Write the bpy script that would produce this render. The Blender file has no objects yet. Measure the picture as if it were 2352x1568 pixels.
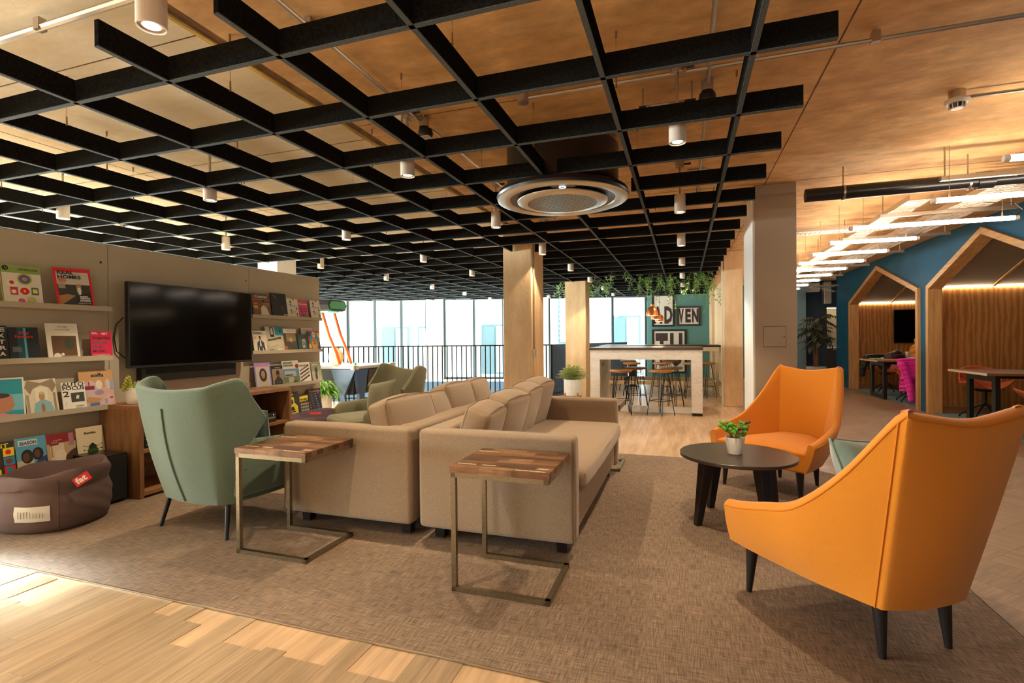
import bpy, math, random
from math import pi, sin, cos, radians as rad
from mathutils import Vector, Matrix, Euler

# ------------------------------------------------------------------ camera, world, exposure
SC = bpy.context.scene
COL = SC.collection
random.seed(7)
camd = bpy.data.cameras.new('camera'); cam = bpy.data.objects.new('camera', camd); COL.objects.link(cam)
_y, _p, _r = .3246, -.0060, -.0085
_R = Vector((cos(_y), sin(_y), 0)); _F = Vector((-sin(_y), cos(_y), 0)); _U = Vector((0, 0, 1))
_F2 = _F*cos(_p)+_U*sin(_p); _U2 = _U*cos(_p)-_F*sin(_p)
_R3 = _R*cos(_r)+_U2*sin(_r); _U3 = _U2*cos(_r)-_R*sin(_r)
_m = Matrix((_R3, _U3, -_F2)).transposed().to_4x4(); _m.translation = (0, 0, 1.23)
cam.matrix_world = _m
camd.sensor_width = 36; camd.lens = 1177.75/2352*36; camd.clip_start = .05
SC.camera = cam
SC.view_settings.view_transform = 'Standard'
SC.view_settings.look = 'None'
SC.view_settings.exposure = 0.28
SC.view_settings.gamma = 1.0
SC.view_settings.use_curve_mapping = False

WORLD = 8.0           # bright overcast sky
SPOT = 100.0           # each ceiling downlight, watts
w = bpy.data.worlds.new('world'); SC.world = w; w.use_nodes = True
w.node_tree.nodes['Background'].inputs[0].default_value = (.80, .93, 1.0, 1)
w.node_tree.nodes['Background'].inputs[1].default_value = WORLD

def area(name, loc, direction, sx, sy, power, col):
    l = bpy.data.lights.new(name, 'AREA'); l.shape = 'RECTANGLE'; l.size = sx; l.size_y = sy; l.energy = power; l.color = col
    o = bpy.data.objects.new(name, l); COL.objects.link(o); o.location = loc
    o.rotation_euler = Vector(direction).to_track_quat('-Z', 'Y').to_euler()
    return o
# area lamps added to stand in for daylight from out of view
a_ = area('window_daylight', (-6.8, 1.0, 1.7), (3.12, .46, -1.7), .45, .45, 17, (.80, .96, 1.0)); a_.data.spread = math.radians(11)  # narrow beam added for the bright floor patch before the magazine wall
area('window_daylight', (-1.0, -3.3, 1.5), (0, 1, .30), 6.0, 1.6, 25, (1.0, .90, .74))  # added fill behind the camera, tilted up at the ceiling; no window there
area('window_daylight', (-11.7, 2.6, 1.25), (1, 0, 1.0), 12.5, 1.6, 3000, (.90, 1.0, .97))  # added just inside the left openings, tilted up to brighten the pale ceiling

# ------------------------------------------------------------------ materials
MATS = {}
def mat(name, col, rough=.6, metal=0., var=None, var2=None, bump=None, emit=0., alpha=None, spec=None, coat=0., trans=0., rand=0., sheen=0.):
    """var/var2 = (scale xyz, amount, detail[, colour]) ; bump = (scale xyz, strength)"""
    if name in MATS: return MATS[name]
    m = bpy.data.materials.new(name); m.use_nodes = True
    nt = m.node_tree; b = nt.nodes['Principled BSDF']
    b.inputs['Roughness'].default_value = rough; b.inputs['Metallic'].default_value = metal
    if spec is not None: b.inputs['Specular IOR Level'].default_value = spec
    if coat: b.inputs['Coat Weight'].default_value = coat
    if sheen: b.inputs['Sheen Weight'].default_value = sheen; b.inputs['Sheen Roughness'].default_value = .5
    if trans: b.inputs['Transmission Weight'].default_value = trans
    c4 = (*col, 1)
    b.inputs['Base Color'].default_value = c4
    m.diffuse_color = c4
    L = nt.links.new
    src = None
    def coord(scale):
        tc = nt.nodes.new('ShaderNodeTexCoord'); mp = nt.nodes.new('ShaderNodeMapping')
        mp.inputs['Scale'].default_value = scale
        L(tc.outputs['Object'], mp.inputs[0]); return mp
    if rand:
        oi = nt.nodes.new('ShaderNodeObjectInfo'); hs = nt.nodes.new('ShaderNodeHueSaturation')
        mr = nt.nodes.new('ShaderNodeMapRange'); mr.inputs[3].default_value = 1-rand; mr.inputs[4].default_value = 1+rand
        L(oi.outputs['Random'], mr.inputs[0]); L(mr.outputs[0], hs.inputs['Value']); hs.inputs['Color'].default_value = c4
        src = hs.outputs[0]
    for v in (var, var2):
        if not v: continue
        mp = coord(v[0]); n = nt.nodes.new('ShaderNodeTexNoise'); n.inputs['Scale'].default_value = 1; n.inputs['Detail'].default_value = v[2]; n.inputs['Roughness'].default_value = .66 if v[2] > 6 else .5
        if rand:
            n.noise_dimensions = '4D'; ml = nt.nodes.new('ShaderNodeMath'); ml.operation = 'MULTIPLY'; ml.inputs[1].default_value = 40
            L(oi.outputs['Random'], ml.inputs[0]); L(ml.outputs[0], n.inputs['W'])
        L(mp.outputs[0], n.inputs['Vector'])
        mx = nt.nodes.new('ShaderNodeMix'); mx.data_type = 'RGBA'
        r = nt.nodes.new('ShaderNodeMapRange'); r.inputs[1].default_value = .32; r.inputs[2].default_value = .68
        L(n.outputs['Fac'], r.inputs[0])
        if len(v) > 3:
            ml2 = nt.nodes.new('ShaderNodeMath'); ml2.operation = 'MULTIPLY'; ml2.inputs[1].default_value = v[1]
            L(r.outputs[0], ml2.inputs[0]); L(ml2.outputs[0], mx.inputs['Factor'])
            if src: L(src, mx.inputs[6])
            else: mx.inputs[6].default_value = c4
            mx.inputs[7].default_value = (*v[3], 1)
        else:
            r.inputs[3].default_value = 1-v[1]; r.inputs[4].default_value = 1+v[1]
            mx.blend_type = 'MULTIPLY'; mx.inputs['Factor'].default_value = 1
            if src: L(src, mx.inputs[6])
            else: mx.inputs[6].default_value = c4
            L(r.outputs[0], mx.inputs[7])
        src = mx.outputs[2]
    if src: L(src, b.inputs['Base Color'])
    if bump:
        mp = coord(bump[0]); n = nt.nodes.new('ShaderNodeTexNoise'); n.inputs['Scale'].default_value = 1; n.inputs['Detail'].default_value = 3
        L(mp.outputs[0], n.inputs['Vector'])
        bp = nt.nodes.new('ShaderNodeBump'); bp.inputs['Strength'].default_value = bump[1]; bp.inputs['Distance'].default_value = .01
        L(n.outputs['Fac'], bp.inputs['Height']); L(bp.outputs[0], b.inputs['Normal'])
    if emit:
        b.inputs['Emission Color'].default_value = c4; b.inputs['Emission Strength'].default_value = emit
    MATS[name] = m
    return m
def flat(col, rough=.45):
    return mat('print_%d_%d_%d' % tuple(int(c*255) for c in col), col, rough)

floor_m = mat('vinyl_oak', (.49, .33, .20), .34, var=((14, 1.2, 1), .22, 6), var2=((60, 3, 1), .12, 3), bump=((60, 3, 1), .05))
plank_m = mat('vinyl_oak_plank', (.315, .222, .138), .32, var=((26, 1.6, 1), .20, 6), var2=((110, 5, 1), .16, 4, ), bump=((90, 4, 1), .06), rand=.08)
herr_m = mat('grey_oak_plank', (.275, .180, .115), .36, var=((26, 1.8, 1), .22, 6), var2=((110, 5, 1), .18, 4), bump=((90, 4, 1), .08), rand=.09)
conc = mat('stained_concrete', (.76, .49, .215), .8, var=((5, 9, 4), .28, 10), var2=((2.6, 3.6, 1), .60, 10, (.50, .24, .075)), bump=((30, 30, 30), .12))
conc_pale = mat('pale_concrete', (.88, .79, .58), .8, var=((2.2, 5, 2), .10, 8), var2=((9, 14, 1), .22, 9, (.74, .46, .15)), bump=((30, 30, 30), .12))
conc_col = mat('column_concrete', (.74, .54, .31), .8, var=((9, 9, 1.2), .14, 8), var2=((5, 5, 2.2), .60, 10, (.56, .33, .15)), bump=((30, 30, 20), .2))
plank_dark = mat('rusty_groove', (.14, .075, .028), .9, var=((30, 8, 1), .5, 4))
felt_black = mat('black_felt', (.012, .012, .0115), .95, var=((90, 90, 90), .35, 3), spec=0.)
felt_edge = mat('felt_cut_edge', (.085, .09, .085), .9, spec=.1, var=((200, 200, 200), .4, 2))
panel_m = mat('taupe_board', (.46, .40, .30), .75, var=((160, 160, 160), .08, 3))
rug_m = mat('woven_vinyl_rug', (.200, .136, .092), .85, var=((210, 13, 1), .40, 4), var2=((12, 180, 1), .36, 4), bump=((350, 350, 1), .25))
blue_m = mat('deep_blue_paint', (.008, .085, .155), .6, spec=.25, var=((2, 2, 2), .08, 2))
navy_m = mat('navy_paint', (.012, .03, .055), .6)
bluegrey_m = mat('blue_grey_paint', (.12, .20, .24), .6)
teal_m = mat('teal_paint', (.10, .24, .215), .7)
beige_paint = mat('taupe_paint', (.36, .28, .20), .6, var=((1.5, 1.5, 1.5), .05, 3))
white_paint = mat('white_paint', (.80, .78, .73), .5)
cream_paint = mat('cream_paint', (.72, .62, .45), .6)
oak = mat('oak_trim', (.52, .28, .10), .45, var=((30, 30, 2.2), .22, 5), bump=((50, 50, 4), .05))
oak_y = mat('oak_trim_across', (.52, .28, .10), .45, var=((30, 3, 30), .22, 5), bump=((50, 4, 50), .05))
walnut = mat('walnut_veneer', (.30, .125, .035), .42, var=((10, 10, 1.3), .34, 7), var2=((34, 34, 1.6), .20, 4))
walnut_h = mat('walnut_base_board', (.24, .115, .045), .45, var=((2, 2, 34), .25, 5))
cab_wood = mat('sideboard_wood', (.27, .125, .052), .45, var=((5, 22, 22), .25, 5))
cab_wood_v = mat('sideboard_wood_upright', (.27, .125, .052), .45, var=((22, 22, 3), .3, 5))
felt_grey = mat('grey_felt', (.27, .235, .18), .95, var=((120, 120, 120), .12, 3))
booth_carpet = mat('teal_carpet', (.11, .19, .23), .9, var=((3, 30, 1), .25, 4))
linen = mat('beige_linen', (.305, .215, .138), .9, var=((420, 420, 90), .13, 2), var2=((90, 420, 420), .13, 2), bump=((500, 500, 500), .25), sheen=.3)
piping_m = mat('linen_piping', (.20, .135, .08), .9)
orange = mat('orange_wool', (.68, .222, .002), .85, var=((600, 600, 600), .10, 2), bump=((600, 600, 600), .15), sheen=.25)
orange_pipe = mat('orange_piping', (.60, .17, .004), .85)
green = mat('sage_wool', (.105, .155, .112), .9, var=((420, 420, 60), .12, 2), var2=((60, 60, 420), .08, 2), bump=((500, 500, 500), .15), sheen=.3)
green_pipe = mat('sage_piping', (.09, .13, .10), .9)
olive = mat('olive_wool', (.165, .155, .09), .9, var=((420, 420, 60), .12, 2), sheen=.3)
teal_velvet = mat('sea_green_velvet', (.15, .24, .215), .8, var=((8, 8, 8), .2, 3), bump=((14, 14, 14), .6), sheen=.6)
darkwood = mat('black_brown_wood', (.012, .009, .009), .35)
black_metal = mat('black_metal', (.012, .014, .014), .4, metal=.3)
black_plastic = mat('black_plastic', (.008, .008, .008), .3)
screen_m = mat('black_screen', (.002, .002, .0025), .10, spec=.12)
steel = mat('galvanised_steel', (.50, .44, .36), .33, metal=.95)
brass = mat('brushed_brass', (.30, .26, .185), .30, metal=.95, var=((60, 60, 60), .12, 2))
wire_m = mat('steel_wire', (.35, .25, .15), .4, metal=.8)
white_metal = mat('white_enamel', (.74, .66, .56), .4)
white_grid = mat('satin_silver', (.52, .48, .40), .28, metal=.7)
marble = mat('white_marble', (.72, .66, .56), .3, var=((1.2, 1.2, 1.2), .05, 3), var2=((3.0, 3.0, 5.5), .0, 8))
bar_top = mat('dark_bar_top', (.10, .055, .03), .3, var=((3, 30, 1), .3, 4))
pale_wood = mat('pale_ash', (.62, .46, .26), .5, var=((4, 30, 30), .1, 4))
stool_wood = mat('stool_elm', (.36, .16, .045), .4, var=((6, 40, 10), .3, 4))
pot_white = mat('white_ceramic', (.78, .76, .72), .45, var=((9, 9, 9), .05, 3))
pot_grey = mat('grey_planter', (.30, .33, .33), .7, var=((6, 6, 6), .08, 3))
soil = mat('dark_soil', (.03, .02, .012), .95)
leaf_g = mat('leaf_green', (.15, .42, .035), .5, rand=.2)
leaf_y = mat('leaf_yellow_green', (.42, .44, .07), .5)
leaf_p = mat('leaf_dusty_green', (.40, .45, .20), .6)
leaf_d = mat('palm_leaf_dark', (.022, .03, .014), .6)
leaf_red = mat('leaf_red_green', (.20, .12, .04), .5)
bark = mat('palm_bark', (.12, .06, .03), .9, var=((30, 30, 8), .4, 4))
copper = mat('copper_shade', (.82, .28, .10), .28, metal=.9)
bean_m = mat('mauve_beanbag', (.125, .075, .070), .85, var=((3, 3, 3), .1, 3), bump=((5, 5, 9), .5))
bean2_m = mat('purple_beanbag', (.135, .085, .11), .85, bump=((5, 5, 9), .5))
red_tag = mat('red_label', (.62, .015, .02), .6)
paper = mat('white_paper', (.72, .70, .64), .6)
lamp_m = mat('lamp_glow', (1.0, .90, .74), .5, emit=14)
tube_m = mat('tube_glow', (1.0, .80, .62), .5, emit=40)
led_m = mat('led_strip_glow', (1.0, .78, .52), .5, emit=90)
pend_glow = mat('pendant_glow', (1.0, .90, .75), .5, emit=7)
winframe = mat('dark_window_frame', (.025, .04, .04), .5)
void_m = mat('atrium_lower_wall', (.030, .055, .070), .7)
facade_m = mat('white_render', (.86, .86, .84), .8)
facade_blue = mat('pale_blue_glass', (.13, .20, .225), .3)
pink_m = mat('magenta_nylon', (.80, .015, .45), .42, sheen=.2)
mustard_m = mat('mustard_nylon', (.75, .27, .015), .5)
fur_m = mat('pale_fur', (.62, .45, .27), .95, bump=((60, 60, 60), 1))
jacket_bk = mat('black_nylon', (.012, .012, .014), .5)
rust_leather = mat('rust_leather', (.42, .085, .022), .42)
hockey_blue = mat('hockey_blue', (.02, .06, .16), .35)
hockey_light = mat('hockey_pale_blue', (.045, .095, .18), .35)
hockey_grey = mat('hockey_charcoal', (.035, .035, .03), .5)
hockey_orange = mat('hockey_orange', (.75, .10, .015), .4)
glass_m = bpy.data.materials.new('window_glass'); glass_m.use_nodes = True
def _glass():
    nt = glass_m.node_tree; nt.nodes.clear()
    o = nt.nodes.new('ShaderNodeOutputMaterial'); t = nt.nodes.new('ShaderNodeBsdfTransparent'); g = nt.nodes.new('ShaderNodeBsdfGlossy')
    t.inputs[0].default_value = (.93, .97, .97, 1); g.inputs['Roughness'].default_value = .02
    f = nt.nodes.new('ShaderNodeFresnel'); f.inputs[0].default_value = 1.35
    mx = nt.nodes.new('ShaderNodeMixShader'); nt.links.new(f.outputs[0], mx.inputs[0]); nt.links.new(t.outputs[0], mx.inputs[1]); nt.links.new(g.outputs[0], mx.inputs[2])
    nt.links.new(mx.outputs[0], o.inputs[0])
_glass()
def _marble():      # veins: distorted wave bands
    nt = marble.node_tree; b = nt.nodes['Principled BSDF']; L = nt.links.new
    tc = nt.nodes.new('ShaderNodeTexCoord'); mp = nt.nodes.new('ShaderNodeMapping'); mp.inputs['Rotation'].default_value = (0, -.7, 0)
    L(tc.outputs['Object'], mp.inputs[0])
    wv = nt.nodes.new('ShaderNodeTexNoise'); wv.inputs['Scale'].default_value = 1; wv.inputs['Detail'].default_value = 6
    mp.inputs['Scale'].default_value = (2.2, 2.2, 13)
    L(mp.outputs[0], wv.inputs['Vector'])
    cr = nt.nodes.new('ShaderNodeValToRGB'); e = cr.color_ramp.elements
    e[0].position = .485; e[0].color = (.74, .68, .58, 1); e[1].position = .515; e[1].color = (.74, .68, .58, 1)
    k = e.new(.50); k.color = (.60, .51, .41, 1)
    L(wv.outputs['Fac'], cr.inputs[0]); L(cr.outputs[0], b.inputs['Base Color'])
_marble()
def _veneer():      # cathedral-figured walnut: distorted vertical bands
    nt = walnut.node_tree; b = nt.nodes['Principled BSDF']; L = nt.links.new
    tc = nt.nodes.new('ShaderNodeTexCoord'); mp = nt.nodes.new('ShaderNodeMapping'); mp.inputs['Scale'].default_value = (1.0, 1.0, .16)
    L(tc.outputs['Object'], mp.inputs[0])
    wv = nt.nodes.new('ShaderNodeTexWave'); wv.wave_type = 'BANDS'; wv.bands_direction = 'X'
    wv.inputs['Scale'].default_value = 4.2; wv.inputs['Distortion'].default_value = 9.5; wv.inputs['Detail'].default_value = 5; wv.inputs['Detail Scale'].default_value = 1.3; wv.inputs['Detail Roughness'].default_value = .62
    L(mp.outputs[0], wv.inputs['Vector'])
    cr = nt.nodes.new('ShaderNodeValToRGB'); e = cr.color_ramp.elements
    e[0].position = .15; e[0].color = (.28, .115, .028, 1); e[1].position = .85; e[1].color = (.42, .19, .055, 1)
    L(wv.outputs['Fac'], cr.inputs[0]); L(cr.outputs[0], b.inputs['Base Color'])
_veneer()

# ------------------------------------------------------------------ mesh builder
class MB:
    def __init__(s): s.v = []; s.f = []; s.m = []; s.mats = []
    def mi(s, m):
        if m not in s.mats: s.mats.append(m)
        return s.mats.index(m)
    def add(s, vs, fs, m, M=None):
        k = len(s.v); i = s.mi(m)
        if M is not None: vs = [M @ Vector(p) for p in vs]
        s.v += [tuple(p) for p in vs]
        for f in fs: s.f.append(tuple(k+a for a in f)); s.m.append(i)
        return s
    def box(s, a, b, m, M=None):
        (x0, y0, z0), (x1, y1, z1) = a, b
        v = [(x0, y0, z0), (x1, y0, z0), (x1, y1, z0), (x0, y1, z0), (x0, y0, z1), (x1, y0, z1), (x1, y1, z1), (x0, y1, z1)]
        return s.add(v, [(0, 3, 2, 1), (4, 5, 6, 7), (0, 1, 5, 4), (1, 2, 6, 5), (2, 3, 7, 6), (3, 0, 4, 7)], m, M)
    def hexa(s, bot, top, m, M=None):       # two quads, bottom and top, same winding
        return s.add(list(bot)+list(top), [(3, 2, 1, 0), (4, 5, 6, 7), (0, 1, 5, 4), (1, 2, 6, 5), (2, 3, 7, 6), (3, 0, 4, 7)], m, M)
    def cyl(s, a, b, r0, r1, m, n=16, caps=True, M=None):
        a, b = Vector(a), Vector(b); d = (b-a).normalized(); u = d.orthogonal().normalized(); w_ = d.cross(u)
        v = [a+(u*cos(2*pi*i/n)+w_*sin(2*pi*i/n))*r0 for i in range(n)]+[b+(u*cos(2*pi*i/n)+w_*sin(2*pi*i/n))*r1 for i in range(n)]
        f = [(i, (i+1) % n, n+(i+1) % n, n+i) for i in range(n)]
        if caps: f += [tuple(range(n-1, -1, -1)), tuple(range(n, 2*n))]
        return s.add(v, f, m, M)
    def tube(s, pts, r, m, n=8, closed=False, M=None):
        P = [Vector(p) for p in pts]; N = len(P); v = []; f = []
        up = None
        for i in range(N):
            if closed: t = P[(i+1) % N]-P[i-1]
            else: t = P[min(i+1, N-1)]-P[max(i-1, 0)]
            t = t.normalized() if t.length > 1e-9 else Vector((0, 0, 1))
            if up is None: up = t.orthogonal().normalized()
            up = (up-t*up.dot(t)); up = up.normalized() if up.length > 1e-6 else t.orthogonal().normalized()
            w_ = t.cross(up); rr = r[i] if isinstance(r, (list, tuple)) else r
            v += [P[i]+(up*cos(2*pi*k/n)+w_*sin(2*pi*k/n))*rr for k in range(n)]
        for i in range(N if closed else N-1):
            j = (i+1) % N
            for k in range(n): f.append((i*n+k, i*n+(k+1) % n, j*n+(k+1) % n, j*n+k))
        if not closed: f += [tuple(range(n-1, -1, -1)), tuple(range((N-1)*n, N*n))]
        return s.add(v, f, m, M)
    def lathe(s, prof, m, n=24, c=(0, 0, 0), M=None, closed=False):
        v = []; f = []; N = len(prof)
        for r, z in prof: v += [(c[0]+r*cos(2*pi*k/n), c[1]+r*sin(2*pi*k/n), c[2]+z) for k in range(n)]
        for i in range(N-1 if not closed else N):
            j = (i+1) % N
            for k in range(n): f.append((i*n+k, i*n+(k+1) % n, j*n+(k+1) % n, j*n+k))
        if not closed: f += [tuple(range(n-1, -1, -1)), tuple(range((N-1)*n, N*n))]
        return s.add(v, f, m, M)
    def prism(s, poly, axis, a, b, m, M=None):   # poly in the two other axes, extruded from a to b
        n = len(poly)
        def P(q, t): return {'x': (t, q[0], q[1]), 'y': (q[0], t, q[1]), 'z': (q[0], q[1], t)}[axis]
        v = [P(q, a) for q in poly]+[P(q, b) for q in poly]
        f = [tuple(range(n-1, -1, -1)), tuple(range(n, 2*n))]+[(i, (i+1) % n, n+(i+1) % n, n+i) for i in range(n)]
        return s.add(v, f, m, M)
    def grid(s, fn, nu, nv, m, closeu=False, closev=False, M=None, capv=False):
        v = [fn(i/(nu if closeu else nu-1), j/(nv if closev else nv-1)) for j in range(nv) for i in range(nu)]
        f = []
        for j in range(nv if closev else nv-1):
            for i in range(nu if closeu else nu-1):
                f.append((j*nu+i, j*nu+(i+1) % nu, ((j+1) % nv)*nu+(i+1) % nu, ((j+1) % nv)*nu+i))
        if capv: f += [tuple(range(nu-1, -1, -1)), tuple(range((nv-1)*nu, nv*nu))]
        return s.add(v, f, m, M)
    def data(s, name, smooth=35):
        me = bpy.data.meshes.new(name); me.from_pydata(s.v, [], s.f)
        for m in s.mats: me.materials.append(m)
        me.polygons.foreach_set('material_index', s.m)
        import bmesh
        bm = bmesh.new(); bm.from_mesh(me); bmesh.ops.recalc_face_normals(bm, faces=bm.faces); bm.to_mesh(me); bm.free()
        if smooth:
            me.polygons.foreach_set('use_smooth', [True]*len(me.polygons)); me.set_sharp_from_angle(angle=rad(smooth))
        me.update(); return me
    def build(s, name, parent=None, bevel=0, seg=2, sub=0, smooth=35, loc=None):
        o = bpy.data.objects.new(name, s.data(name, smooth)); COL.objects.link(o)
        if parent: o.parent = parent
        if loc: o.location = loc
        if bevel:
            md = o.modifiers.new('bevel', 'BEVEL'); md.width = bevel; md.segments = seg; md.limit_method = 'ANGLE'; md.angle_limit = rad(35)
            md.harden_normals = True
        if sub:
            md = o.modifiers.new('subsurf', 'SUBSURF'); md.levels = sub; md.render_levels = sub
        return o

def tag(o, label=None, cat=None, group=None, kind=None):
    if label: o['label'] = label
    if cat: o['category'] = cat
    if group: o['group'] = group
    if kind: o['kind'] = kind
    return o
def thing(name, label, cat, loc=(0, 0, 0), rz=0., group=None):
    o = bpy.data.objects.new(name, None); COL.objects.link(o); o.location = loc; o.rotation_euler = (0, 0, rz)
    o.empty_display_size = .1
    return tag(o, label, cat, group)
def struct(o): o['kind'] = 'structure'; return o
def copy_tree(o, parent=None, loc=None, rz=None, label=None):
    c = o.copy(); COL.objects.link(c)
    if parent: c.parent = parent
    if loc is not None: c.location = loc
    if rz is not None: c.rotation_euler = (0, 0, rz)
    if label: c['label'] = label
    for ch in list(o.children): copy_tree(ch, c)
    return c
def B(name, a, b, m, parent=None, bevel=0, **k): return MB().box(a, b, m).build(name, parent, bevel=bevel, **k)
TEXTS = []
def text(name, s, size, m, parent, loc, rot, width=None, align='LEFT', fat=0., ex=.0004):
    cu = bpy.data.curves.new(name, 'FONT'); cu.body = s; cu.size = size; cu.extrude = ex; cu.offset = fat; cu.resolution_u = 2
    cu.align_x = align; cu.materials.append(m)
    o = bpy.data.objects.new(name, cu); COL.objects.link(o); o.parent = parent; o.location = loc; o.rotation_euler = rot
    if width: TEXTS.append((o, width))
    return o
def crom(P, t):          # Catmull-Rom through a list of tuples, t in 0..1
    n = len(P)-1; x = min(max(t, 0), 1)*n; i = min(int(x), n-1); u = x-i
    p0, p1, p2, p3 = P[max(i-1, 0)], P[i], P[i+1], P[min(i+2, n)]
    return tuple(.5*(2*b+(c-a)*u+(2*a-5*b+4*c-d)*u*u+(-a+3*b-3*c+d)*u**3) for a, b, c, d in zip(p0, p1, p2, p3))
def pillow(mb, w_, h, t, m, M, n=14, pw=3.2, seed=0, sag=.0):
    """stuffed cushion: w_ along x, h along z, thickness t along y"""
    rnd = random.Random(seed); a, b = rnd.uniform(0, 6), rnd.uniform(0, 6)
    def fn(u, v, sgn):
        x = 2*u-1; z = 2*v-1
        th = (max(0, 1-abs(x)**pw)*max(0, 1-abs(z)**pw))**.42
        rx = 1-.05*(1-abs(z)**2)*0; k = 1-.06*(1-z*z)*abs(x)**3; kz = 1-.06*(1-x*x)*abs(z)**3
        return (x*w_/2*k, sgn*th*t/2*(1+.06*sin(5*x+a)*sin(4*z+b)), z*h/2*kz-sag*(1-x*x)*(z+1)/2)
    vs = []; fs = []
    for sgn in (1, -1):
        k = len(vs)
        vs += [fn(i/n, j/n, sgn) for j in range(n+1) for i in range(n+1)]
        for j in range(n):
            for i in range(n):
                q = (k+j*(n+1)+i, k+j*(n+1)+i+1, k+(j+1)*(n+1)+i+1, k+(j+1)*(n+1)+i)
                fs.append(q if sgn < 0 else q[::-1])
    mb.add(vs, fs, m, M)
def softbox(mb, a, b, m, r, puff=0., n=8, M=None):
    """box with rounded edges and bulging faces (superellipsoid-like)"""
    c = [(a[i]+b[i])/2 for i in range(3)]; h = [(b[i]-a[i])/2 for i in range(3)]
    vs = []; fs = []; idx = {}
    def pt(x, y, z):
        q = [x, y, z]; inn = [max(h[i]-r, 1e-4) for i in range(3)]
        p = [q[i]*h[i] for i in range(3)]; cl = [max(-inn[i], min(inn[i], p[i])) for i in range(3)]
        d = Vector([p[i]-cl[i] for i in range(3)])
        if d.length > 1e-9: d = d.normalized()*r
        o = [cl[i]+d[i] for i in range(3)]
        if puff:
            for i in range(3):
                j, k = (i+1) % 3, (i+2) % 3
                if abs(q[i]) > .999: o[i] += math.copysign(puff*(1-q[j]**2)*(1-q[k]**2), q[i])
        return tuple(c[i]+o[i] for i in range(3))
    def s(t, hh):     # put rows of vertices near the rounded edges
        e = min(.9, r/hh)
        ks = [-1, -1+e*.25, -1+e*.6, -1+e]
        inner = [(-1+e)+(2-2*e)*i/n for i in range(1, n)]
        return ks+inner+[-k for k in ks[::-1]]
    S = [s(0, h[i]) for i in range(3)]
    def key(p): return tuple(round(x, 6) for x in p)
    for ax in range(3):
        j, k = (ax+1) % 3, (ax+2) % 3
        for sg in (-1, 1):
            g = {}
            for ii, u in enumerate(S[j]):
                for jj, v in enumerate(S[k]):
                    q = [0, 0, 0]; q[ax] = sg; q[j] = u; q[k] = v
                    kk = key(q)
                    if kk not in idx: idx[kk] = len(vs); vs.append(pt(*q))
                    g[ii, jj] = idx[kk]
            for ii in range(len(S[j])-1):
                for jj in range(len(S[k])-1):
                    f = (g[ii, jj], g[ii+1, jj], g[ii+1, jj+1], g[ii, jj+1]); fs.append(f if sg > 0 else f[::-1])
    mb.add(vs, fs, m, M)

# ------------------------------------------------------------------ the setting
SLAB = 2.73
FA = Vector((-1.63, 15.6)); FD = Vector((.966, .259)); FN = Vector((-.259, .966))   # facade line, pointing right / outwards
def fy(x): return FA.y+(x-FA.x)*FD.y/FD.x
def fpt(s, n=0., z=0.): p = FA+FD*s+FN*n; return (p.x, p.y, z)
RC = Vector((-2.65, 10.45)); RL = Vector((-cos(rad(25)), -sin(rad(25)))); R2 = (Vector((-1.78, 13.8))-RC).normalized()
lend = RC+RL*10.2
E2 = RC+R2*4.4
# floor plate with the atrium opening cut out of it
floor = struct(MB().prism([(-12, -4), (6.3, -4), (6.3, 18.2), (1.2, 18.2), (1.2, 17), (E2.x, fy(E2.x)+.2), (E2.x, E2.y), (RC.x, RC.y), (lend.x, lend.y), (-12, lend.y)], 'z', -.30, -.0025, floor_m).build('floor', smooth=0))
# planks one by one where they can be told apart: straight boards in front, herringbone to the side
pm = [MB().box((-.0495, -.45, -.004), (.0495, .4495, 0), plank_m).data('plank', 0)]
rnd = random.Random(3)
for i in range(31):
    x = -3.35+.1*i; y0 = .75-rnd.random()*.9
    if x > -1.9: y0 = max(y0, .25)
    while y0 < 1.8:
        if y0 > .3 or x < -1.2 or True:
            o = bpy.data.objects.new('plank', pm[0]); COL.objects.link(o); o.parent = floor; o.location = (x, y0, 0)
        y0 += .9
W_, L_ = .18, 1.08
hm = MB().box((-L_/2+.0006, -W_/2+.0006, -.004), (L_/2-.0006, W_/2-.0006, 0), herr_m).data('plank', 0)
c45 = cos(pi/4)
for n_ in range(-60, 90):
    for m_ in range(-20, 20):
        for k in (0, 1):
            cx_, cy_ = (L_/2, W_/2) if k == 0 else (L_+W_/2, W_-L_/2)
            cx_ += n_*W_+m_*L_; cy_ += n_*W_-m_*L_
            X = c45*(cx_-cy_)+1.7; Y = c45*(cx_+cy_)+3.6
            if 1.15 < X < 3.75 and 1.0 < Y < 13.6:
                o = bpy.data.objects.new('plank', hm); COL.objects.link(o); o.parent = floor; o.location = (X, Y, -.0002); o.rotation_euler = (0, 0, pi/4 if k == 0 else -pi/4)
# rug inlaid in the vinyl
rug = MB().prism([(-4.44, 1.80), (1.29, 1.765), (1.29, 5.14), (1.255, 5.18), (.95, 5.48), (-4.44, 5.50)], 'z', -.001, .006, rug_m).build('rug', smooth=0)
tag(rug, 'large brown woven rug lying under the sofas, coffee table and orange armchairs', 'rug')
MB().tube([(-4.44, 1.795, .004), (1.295, 1.76, .004), (1.295, 5.14, .004), (.95, 5.485, .004)], .004, steel, 4).build('edge_strip', rug)

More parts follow.
